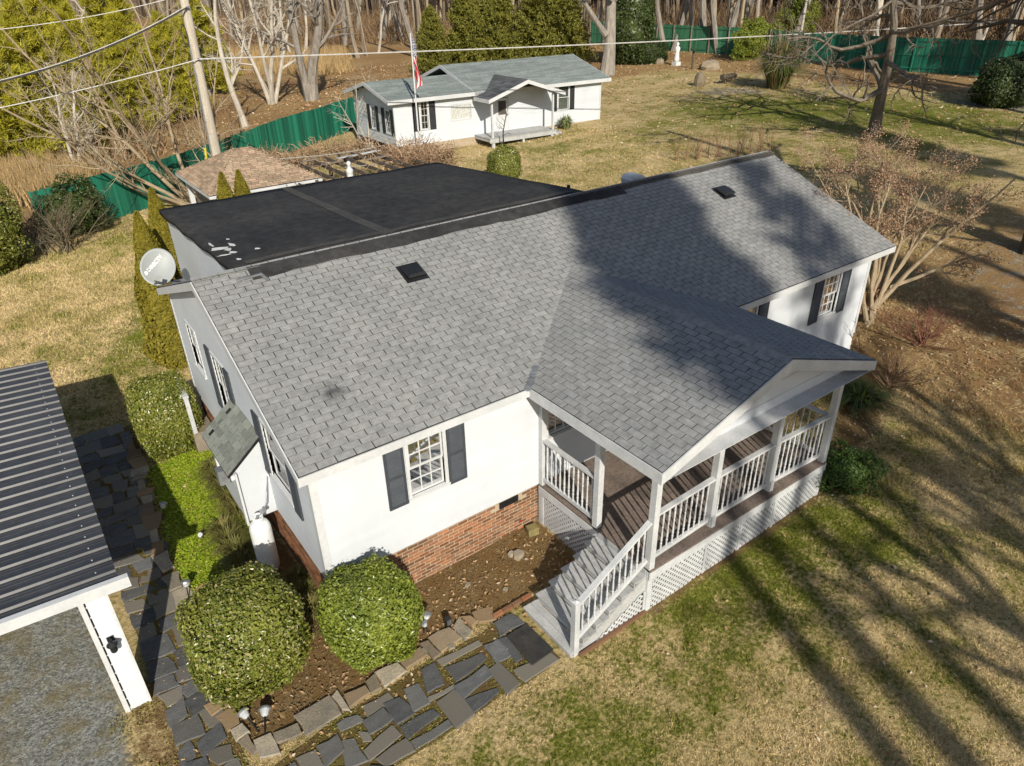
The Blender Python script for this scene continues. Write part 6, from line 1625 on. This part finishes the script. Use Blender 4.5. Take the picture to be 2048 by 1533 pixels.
# little evergreen and the bare sapling by the cottage porch
p = gp(1132, 258); t = thing('yucca', 'small grey-green spiky plant at the cottage wall', 'plant', tuple(p)); o = obj('blades', np_mesh('blades', *grass_clump(11, 160, .6, .95, .09)), leaf_mat('grey_green_leaf', (.10, .13, .05), (.25, .28, .12), trans=.1), t); o.matrix_parent_inverse = Matrix()
p = gp(1008, 300); V, Fc, tips = bare_tree(25, [(np.zeros(3), np.array([0, 0, 1.]), 2.3, .05)], [(8, .35, (30, 70), 5, .3, .03, .3), (5, .5, (30, 70), 4, .3, 0, .2)], sides=(5, 3, 3)); tree_thing('dark_sapling', 'dark twisted leafless sapling in front of the cottage deck', 'tree', p, V, Fc, M_DARK)
p = gp(735, 300); V, Fc, tips = bare_tree(26, [(np.zeros(3) + [.1 * k, 0, 0], np.array([-.5 + .25 * k, .1, 1.]), 4.0, .06) for k in range(5)], [(8, .45, (25, 55), 5, .15, .04, .25), (6, .5, (25, 60), 4, .2, .02, .2)], sides=(5, 3, 3)); tree_thing('bare_tree', 'pale many-stemmed small bare tree at the left end of the cottage', 'tree', p, V, Fc, M_BARKW)
# dry flower stalks behind the right half of the house
rs = np.random.default_rng(28)
V, Fc, tips = bare_tree(27, [(rs.normal(0, .08, 3) * [1, 1, 0], np.array([rs.normal(0, .12), rs.normal(0, .12), 1.]), rs.uniform(.9, 1.5), .012) for _ in range(9)], [(5, .3, (20, 45), 3, .1, .05, .4)], sides=(3, 3)); sm_ = np_mesh('stalks', V, Fc); sf = None
for k in range(14):
    q = gp(1355 + 14 * k + 4 * (k % 3), 322 - 1.5 * k); Mx = Matrix.Translation(q) @ Matrix.Rotation(k, 4, 'Z')
    if sf is None: sf = thing('dry_stalks', 'clump of dry brown flower stalks behind the far roof ridge', 'plant', (0, 0, 0), 'dry stalks behind the house'); o = obj('stalks', sm_, M_TWIG, sf); o.matrix_parent_inverse = Matrix(); sf.matrix_basis = Mx
    else: copy_thing(sf, Mx)

# ------------------------------------------------------------------ the wood
def wood_tree(seed, h, r_):
    rs = np.random.default_rng(seed)
    V, Fc, tips = bare_tree(seed, [(np.array([0, 0, -.3]), np.array([rs.normal(0, .04), rs.normal(0, .04), 1.]), h, r_)], [(11, .26, (30, 65), 6, .14, .06, .35), (6, .45, (25, 60), 4, .18, .04, .2), (4, .5, (25, 60), 3, .2, .02, .2)], sides=(7, 4, 3, 3))
    return np_mesh('trunk', V, Fc)
protos = [wood_tree(100, 19, .26), wood_tree(101, 21, .34), wood_tree(102, 17, .19), wood_tree(103, 20, .22), wood_tree(104, 15, .13)]
M_WOODB = mat('wood_edge_bark', (.30, .25, .19), (.19, .155, .12), scale=3, rough=.95, bump=.4, stretch=(1, 1, .3), fine=.15, rnd=.3, spec=.1)
wm_ = [M_WOODB, M_BARKG, M_BARKW, M_BARKT, M_WOODB]
rs = np.random.default_rng(77); taken = []
def wood(n, ulo, uhi, vlo, vhi, label, group, smin=.8, smax=1.15, mind=1.2):
    k = 0; tries = 0
    while k < n and tries < 4000:
        tries += 1
        u, v = rs.uniform(ulo, uhi), vlo + (vhi - vlo) * rs.random() ** .8
        q = gp(u, v)
        if np.linalg.norm(q[:2] - CAM[:2]) > 330 or any((q[0] - a) ** 2 + (q[1] - b) ** 2 < mind * mind for a, b in taken): continue
        taken.append((q[0], q[1])); i = int(rs.integers(0, 5))
        me = protos[i]
        t = thing('woodland_tree', label, 'tree', tuple(q), group)
        o = obj('trunk', me, wm_[i], t); o.matrix_parent_inverse = Matrix()
        t.matrix_basis = Matrix.Translation(q) @ Matrix.Rotation(rs.uniform(0, 6.28), 4, 'Z') @ Matrix.Scale(rs.uniform(smin, smax), 4); k += 1
wood(120, 1150, 2250, 22, 108, 'bare straight-trunked tree in the wood behind the rail fence', 'bare trees in the wood behind the rail fence')
wood(60, 420, 900, 25, 120, 'bare tree on the leaf-strewn slope beyond the board fence', 'bare trees on the slope beyond the board fence')
wood(22, -150, 430, 40, 170, 'bare tree standing behind the yellow-green pines', 'bare trees behind the pines')
wood(40, 850, 1250, 15, 70, 'bare tree rising behind the cedars', 'bare trees behind the cedars')
for u, v, s, lb in ((1330, 104, .9, 'slim trunk right beside the tall holly, in front of the rail fence'), (1346, 102, .85, 'slim trunk just behind the robed statue by the rail fence'), (1404, 104, 1.1, 'thickest tall trunk in front of the rail fence'), (1437, 107, .95, 'leaning tall trunk between the thickest trunk and the lemon-green bush')):
    q = gp(u, v); t = thing('pine_trunk', lb, 'tree', tuple(q), 'tall trunks in front of the rail fence'); o = obj('trunk', protos[1], M_BARKG, t); o.matrix_parent_inverse = Matrix(); t.matrix_basis = Matrix.Translation(q) @ Matrix.Rotation(u, 4, 'Z') @ Matrix.Scale(s, 4)
# far brush and undergrowth, too tangled to count
def brush(n, ulo, uhi, vlo, vhi, h, seed):
    rs = np.random.default_rng(seed); P = []
    while len(P) < n // 30:
        q = gp(rs.uniform(ulo, uhi), rs.uniform(vlo, vhi)); 
        if np.linalg.norm(q[:2] - CAM[:2]) < 380: P.append(q)
    P = np.repeat(np.array(P), 30, 0); P = P + rs.normal(0, 1.6, P.shape) * [1, 1, 0]; P[:, 2] = ground_z(P[:, 0], P[:, 1]) - .1
    d = unit(rs.normal(0, .38, P.shape) + [0, 0, 1]); pts = walk(rs, P, d, h * rs.uniform(.4, 1.2, len(P)), 4, .22, .02)
    return tubes(pts, np.full((len(P), 4), .030) * np.array([1, .8, .6, .3]) * rs.uniform(.6, 1.6, (len(P), 1)), 3)
M_BRUSH = mat('woodland_brush', (.30, .20, .115), (.17, .115, .07), scale=.3, rough=.95, bump=0, rnd=.4, spec=.05)
bv = [brush(9000, 1180, 2200, 15, 90, 3.2, 1), brush(6000, 430, 900, 15, 90, 2.6, 2), brush(2400, -100, 430, 60, 330, 2.0, 3), brush(3000, 840, 1200, 10, 60, 3.0, 4)]
stuff(tag(obj('woodland_brush', np_mesh('woodland_brush', *merge(bv)), M_BRUSH), 'brown leafless undergrowth filling the woods beyond both fences', 'undergrowth'))
far = []
rsf = np.random.default_rng(5)
n_ = 2600; uu, vv = rsf.uniform(-200, 2300, n_), rsf.uniform(2, 40, n_)
P = np.array([gp(u, v) for u, v in zip(uu, vv)]); dd_ = np.hypot(P[:, 0] - CAM[0], P[:, 1] - CAM[1]); P = P[dd_ < 420]
hts = rsf.uniform(11, 20, len(P)); pts = walk(rsf, P - [0, 0, .5], np.tile([0, 0, 1.0], (len(P), 1)), hts, 5, .03, .05)
tv = tubes(pts, rsf.uniform(.10, .30, (len(P), 1)) * np.linspace(1, .4, 5)[None], 5)
K = len(P) * 7; idx = rsf.integers(0, len(P), K); tt = rsf.uniform(.25, 1, K); base_ = pts[idx, 0] * (1 - tt[:, None]) + pts[idx, 4] * tt[:, None]
bw_ = walk(rsf, base_, unit(rsf.standard_normal((K, 3)) + [0, 0, .5]), rsf.uniform(1.5, 4.5, K), 4, .15, .05)
stuff(tag(obj('far_wood', np_mesh('far_wood', *merge([tv, tubes(bw_, np.full((K, 4), .05) * np.array([1, .8, .6, .3]), 3)])), mat('far_bark', (.20, .155, .115), (.13, .10, .075), scale=.4, rough=.95, bump=0, rnd=.4, spec=.05)), 'distant bare wood closing the view on all sides', 'wood'))
# dry tall grass beyond the fence
V, Fc = [], []
rs = np.random.default_rng(9); tuf = []
for (u0, u1, v0, v1, n, h) in ((-60, 130, 250, 420, 260, 1.2), (430, 700, 105, 150, 260, 1.6), (0, 200, 330, 400, 120, .9)):
    for _ in range(n):
        q = gp(rs.uniform(u0, u1), rs.uniform(v0, v1)); tuf.append((q, h))
Pq_ = np.array([t[0] for t in tuf]); hh = np.array([t[1] for t in tuf])
V, Fc = spikes(np.repeat(Pq_, 12, 0) + rs.normal(0, .5, (len(Pq_) * 12, 3)) * [1, 1, 0], np.tile([0, 0, 1.0], (len(Pq_) * 12, 1)), 1.1, .05, 3, .22, rs)
stuff(tag(obj('dry_tall_grass', np_mesh('dry_tall_grass', V, Fc), mat('straw_blade', (.48, .34, .17), (.36, .25, .12), rough=.95, bump=0, rnd=.3, spec=.05)), 'tall straw-coloured dead grass beyond the board fence', 'grass'))
# ------------------------------------------------------------------ tall pines standing south of the house; their trunks and crowns stripe the lawn and roof with shade
w_, f_ = conifer(91, 28.0, 3.4, 12, 7, 17, .75, .15, 5, droop=.0, low=.76, fan=.8)
TP = [(8.5, -30, 1.0), (9.6, -33.5, 1.04), (7.5, -27.0, .90), (20.5, -34, 1.0), (24, -29, 1.05), (28.5, -33, 1.0), (34, -30, 1.1), (41, -34, 1.0), (49, -22, 1.05)] + [(x_ - .354 * y_, y_, s_) for x_, y_, s_ in ((50, -3.5, .95), (52, -6, 1.0), (54, -9, 1.05), (51, -10, .9), (56, -13, 1.0), (53, -15, 1.05), (57, -19, 1.0), (48, -8, .9))]
plant_conifers('tall_pine', 'tree', [(c_ + .354 * y_ if y_ < 0 else c_, y_, s_) for c_, y_, s_ in TP], w_, f_, M_BARKD, L_CEDAR, 'tall pines on the far side of the front lawn', 'tall straight pine with a high thin crown across the front lawn')
w2_, f2_ = conifer(92, 27.0, 3.6, 9, 6, 6, .8, .14, 5, droop=.05, low=.70, fan=.9)
plant_conifers('thin_pine', 'tree', [(c_ + .354 * y_, y_, s_) for c_, y_, s_ in ((13.2, -33, 1.05),)], w2_, f2_, M_BARKD, L_CEDAR, None, 'tall pine with a sparse open crown across the front lawn')
bt = [(np.array([0, 0, -.3]), np.array([.05, 0, 1.]), 17, .30)]
V, Fc, tips = bare_tree(95, bt, [(12, .45, (30, 65), 8, .14, .03, .3), (8, .45, (25, 60), 6, .18, .03, .2), (6, .45, (25, 60), 4, .2, .02, .2)])
bmesh_ = np_mesh('trunk', V, Fc)
for k, (c_, y_, s_) in enumerate(((11.2, -22, 1.0), (13.0, -25, 1.05), (14.6, -20, .9), (21, -14, 1.0), (26, -12, 1.0), (38, -4, .9), (34, 0, .85), (41, 5, .9), (49, 8, .95))):
    x_ = (c_ + .354 * y_) if y_ < -10 else c_; t = thing('front_oak', 'tall bare oak across the front lawn', 'tree', (x_, y_, float(ground_z(x_, y_))), 'bare oaks across the front lawn'); o = obj('trunk', bmesh_, M_BARKD, t); o.matrix_parent_inverse = Matrix(); t.matrix_basis = Matrix.Translation((x_, y_, float(ground_z(x_, y_)))) @ Matrix.Rotation(k * 1.7, 4, 'Z') @ Matrix.Scale(s_, 4)

# ------------------------------------------------------------------ grass, fallen leaves, groundcover
rs = np.random.default_rng(55)
def scatter(n, x0, x1, y0, y1): return rs.uniform(x0, x1, n), rs.uniform(y0, y1, n)
HOUSE_BOX = [(-.1, 10.5), (-.3, -.1), (PX0 - .1, -.1), (PX0 - .1, PY - .1), (PX1 + .1, PY - .1), (PX1 + .1, -.1), (L + .1, -.1), (L + .1, 10.5)]
FPOLY = zpx(((560, 900), (830, 770), (1000, 630), (1110, 720), (1310, 900), (1110, 1050), (960, 1120), (700, 1310), (300, 1560), (100, 1700), (-380, 1720), (-400, 1560), (0, 1250), (300, 1080)), 674, 1009)
XX, YY = [np.concatenate(q) for q in zip(scatter(150000, -3.4, 15, -9.6, -.5), scatter(42000, -7, 1.5, 8.6, 27), scatter(30000, 9.5, 26, -6, 16), scatter(16000, 1.5, 30, 11, 30))]
g_, gr_, so_, le_, co_ = masks(XX, YY)
keep = (gr_ + so_ * 1.1 + .5 * le_ < rs.uniform(.15, .9, len(XX))) & (sdist(XX, YY, HOUSE_BOX) < 0) & (sdist(XX, YY, FPOLY) < .03) & ~((XX < -2.6) & (YY < 9) & (YY > .3)) & ~((XX > 2.4) & (XX < 4.4) & (YY < -1.6) & (YY > -3.05))
XX, YY = XX[keep], YY[keep]
P = np.stack([XX, YY, ground_z(XX, YY) - .02], -1)
far_ = np.clip(np.hypot(XX - CAM[0], YY - CAM[1]) / 12, .9, 2.2)
k_ = 4; n_ = len(P); Pk = np.repeat(P, k_, 0) + rs.normal(0, .03, (n_ * k_, 3)) * [1, 1, 0]
d = unit(rs.normal(0, .75, (n_ * k_, 3)) * [1, 1, .3] + [0, 0, .8]); L_ = (rs.uniform(.03, .075, n_ * k_) * np.repeat(far_, k_))[:, None]; s_ = unit(np.cross(d, rs.standard_normal((n_ * k_, 3)))) * (.004 * np.repeat(far_, k_))[:, None]
V = np.stack([Pk - s_, Pk + s_, Pk + d * L_], 1).reshape(-1, 3)
gme = np_mesh('lawn_grass', V, np.arange(len(V)).reshape(-1, 3)); zone_attrs(gme, V[:, 0].astype(float), V[:, 1].astype(float))
stuff(tag(obj('lawn_grass', gme, ground_nodes('grass_blades', True)), 'short winter grass, straw-coloured with green patches, over the lawn', 'grass'))
# fallen leaves
XX, YY = [np.concatenate(q) for q in zip(scatter(700, 3, 16, -9.5, -3), scatter(6500, 9.4, 20, -3.5, 10), scatter(1500, -2.8, 4.3, -2.2, 1.2), scatter(1200, -2.8, -.2, 1, 9), scatter(9000, 20, 75, 8, 60), scatter(6000, 0, 40, 34, 70))]
keep = (sdist(XX, YY, HOUSE_BOX) < 0) & (XX > -2.9); XX, YY = XX[keep], YY[keep]
P = np.stack([XX, YY, ground_z(XX, YY) + .012], -1); dist_ = np.hypot(XX - CAM[0], YY - CAM[1])
n_ = len(P); sz = .034 * np.clip(dist_ / 18, 1, 3.4) * rs.uniform(.6, 1.4, n_)
nn = unit(rs.normal(0, .45, (n_, 3)) + [0, 0, 1]); a_ = unit(np.cross(nn, rs.standard_normal((n_, 3)))); b_ = np.cross(nn, a_); s1 = sz[:, None]
V = np.stack([P - a_ * s1, P + b_ * s1 * .55 + nn * s1 * .2, P + a_ * s1, P - b_ * s1 * .55 + nn * s1 * .25], 1).reshape(-1, 3)
stuff(tag(obj('fallen_leaves', np_mesh('fallen_leaves', V, np.arange(4 * n_).reshape(-1, 4)), leaf_mat('fallen_leaf', (.22, .12, .05), (.50, .34, .19), rough=.8, trans=.1, hue=(.55, .45, .33))), 'brown fallen leaves strewn over the lawn, beds and wood edge', 'leaves'))
# chips and crumbs of soil in the bed
XX, YY = scatter(9000, -2.2, 4.3, -1.8, 1.5); m_ = soft(XX, YY, Z_BED, .12) > .5; XX, YY = XX[m_], YY[m_]; n_ = len(XX)
P = np.stack([XX, YY, ground_z(XX, YY)], -1); sz = rs.uniform(.005, .016, n_) * (1 + 1.2 * (rs.random(n_) < .05)); off = rs.normal(0, 1, (n_, 4, 3)) * sz[:, None, None] * [1, 1, .55]
V = (P[:, None] + off).reshape(-1, 3); b4 = 4 * np.arange(n_)[:, None]; Fc = np.concatenate([b4 + q for q in ([[0, 1, 2]], [[0, 2, 3]], [[0, 3, 1]], [[1, 3, 2]])])
stuff(tag(obj('soil_crumbs', np_mesh('soil_crumbs', V, Fc), mat('bark_chip', (.13, .08, .035), (.20, .135, .065), rough=.95, bump=0, rnd=.4, spec=.05, hue=(.24, .17, .09))), 'bark chips and clods lying on the bare soil bed', 'chips'))
# groundcover
XX, YY = scatter(60000, -2.4, .1, 1.2, 8); m_ = soft(XX, YY, Z_COVER, .14) + rs.normal(0, .2, len(XX)) > .5; XX, YY = XX[m_], YY[m_]; n_ = len(XX)
P = np.stack([XX, YY, ground_z(XX, YY) + rs.uniform(-.01, .030, n_) * (1 + .5 * np.sin(7 * XX) * np.sin(6 * YY))], -1)
V, Fc = leaves(P, np.tile([0, 0, 1.0], (n_, 1)), .045, .75, .45, rs)
stuff(tag(obj('groundcover', np_mesh('groundcover', V, Fc), leaf_mat('lime_groundcover', (.15, .22, .008), (.34, .42, .03), rough=.55, trans=.2)), 'low bright lime-green groundcover between the side path and the house', 'groundcover'))
# moss and tiny weeds between the flagstones
XX, YY = [np.concatenate(q) for q in zip(scatter(26000, -3.5, -1.5, -2.4, 9), scatter(26000, -2.8, 3.6, -4.2, -.9))]
m_ = (sdist(XX, YY, FPOLY) > 0) | ((XX < np.interp(YY, [-2, .2, 2.2, 4, 6.2, 9], [-2.05, -2.0, -1.98, -1.72, -1.62, -1.5])) & (YY > -2.4) & ((XX > -2.85) | (YY < .4))); cl_ = np.sin(3.7 * XX + 1.1) * np.sin(4.3 * YY) + rs.normal(0, .5, len(XX)) > .25; m_ &= cl_; XX, YY = XX[m_], YY[m_]; n_ = len(XX)
P = np.stack([XX, YY, ground_z(XX, YY) + rs.uniform(.0, .022, n_)], -1); V, Fc = leaves(P, np.tile([0, 0, 1.0], (n_, 1)), .028, .8, .6, rs)
stuff(tag(obj('path_moss', np_mesh('path_moss', V, Fc), leaf_mat('moss_leaf', (.11, .12, .02), (.26, .24, .05), rough=.8, trans=.1, hue=(.33, .22, .09))), 'yellow-green moss growing in the joints of the stone paths', 'moss'))
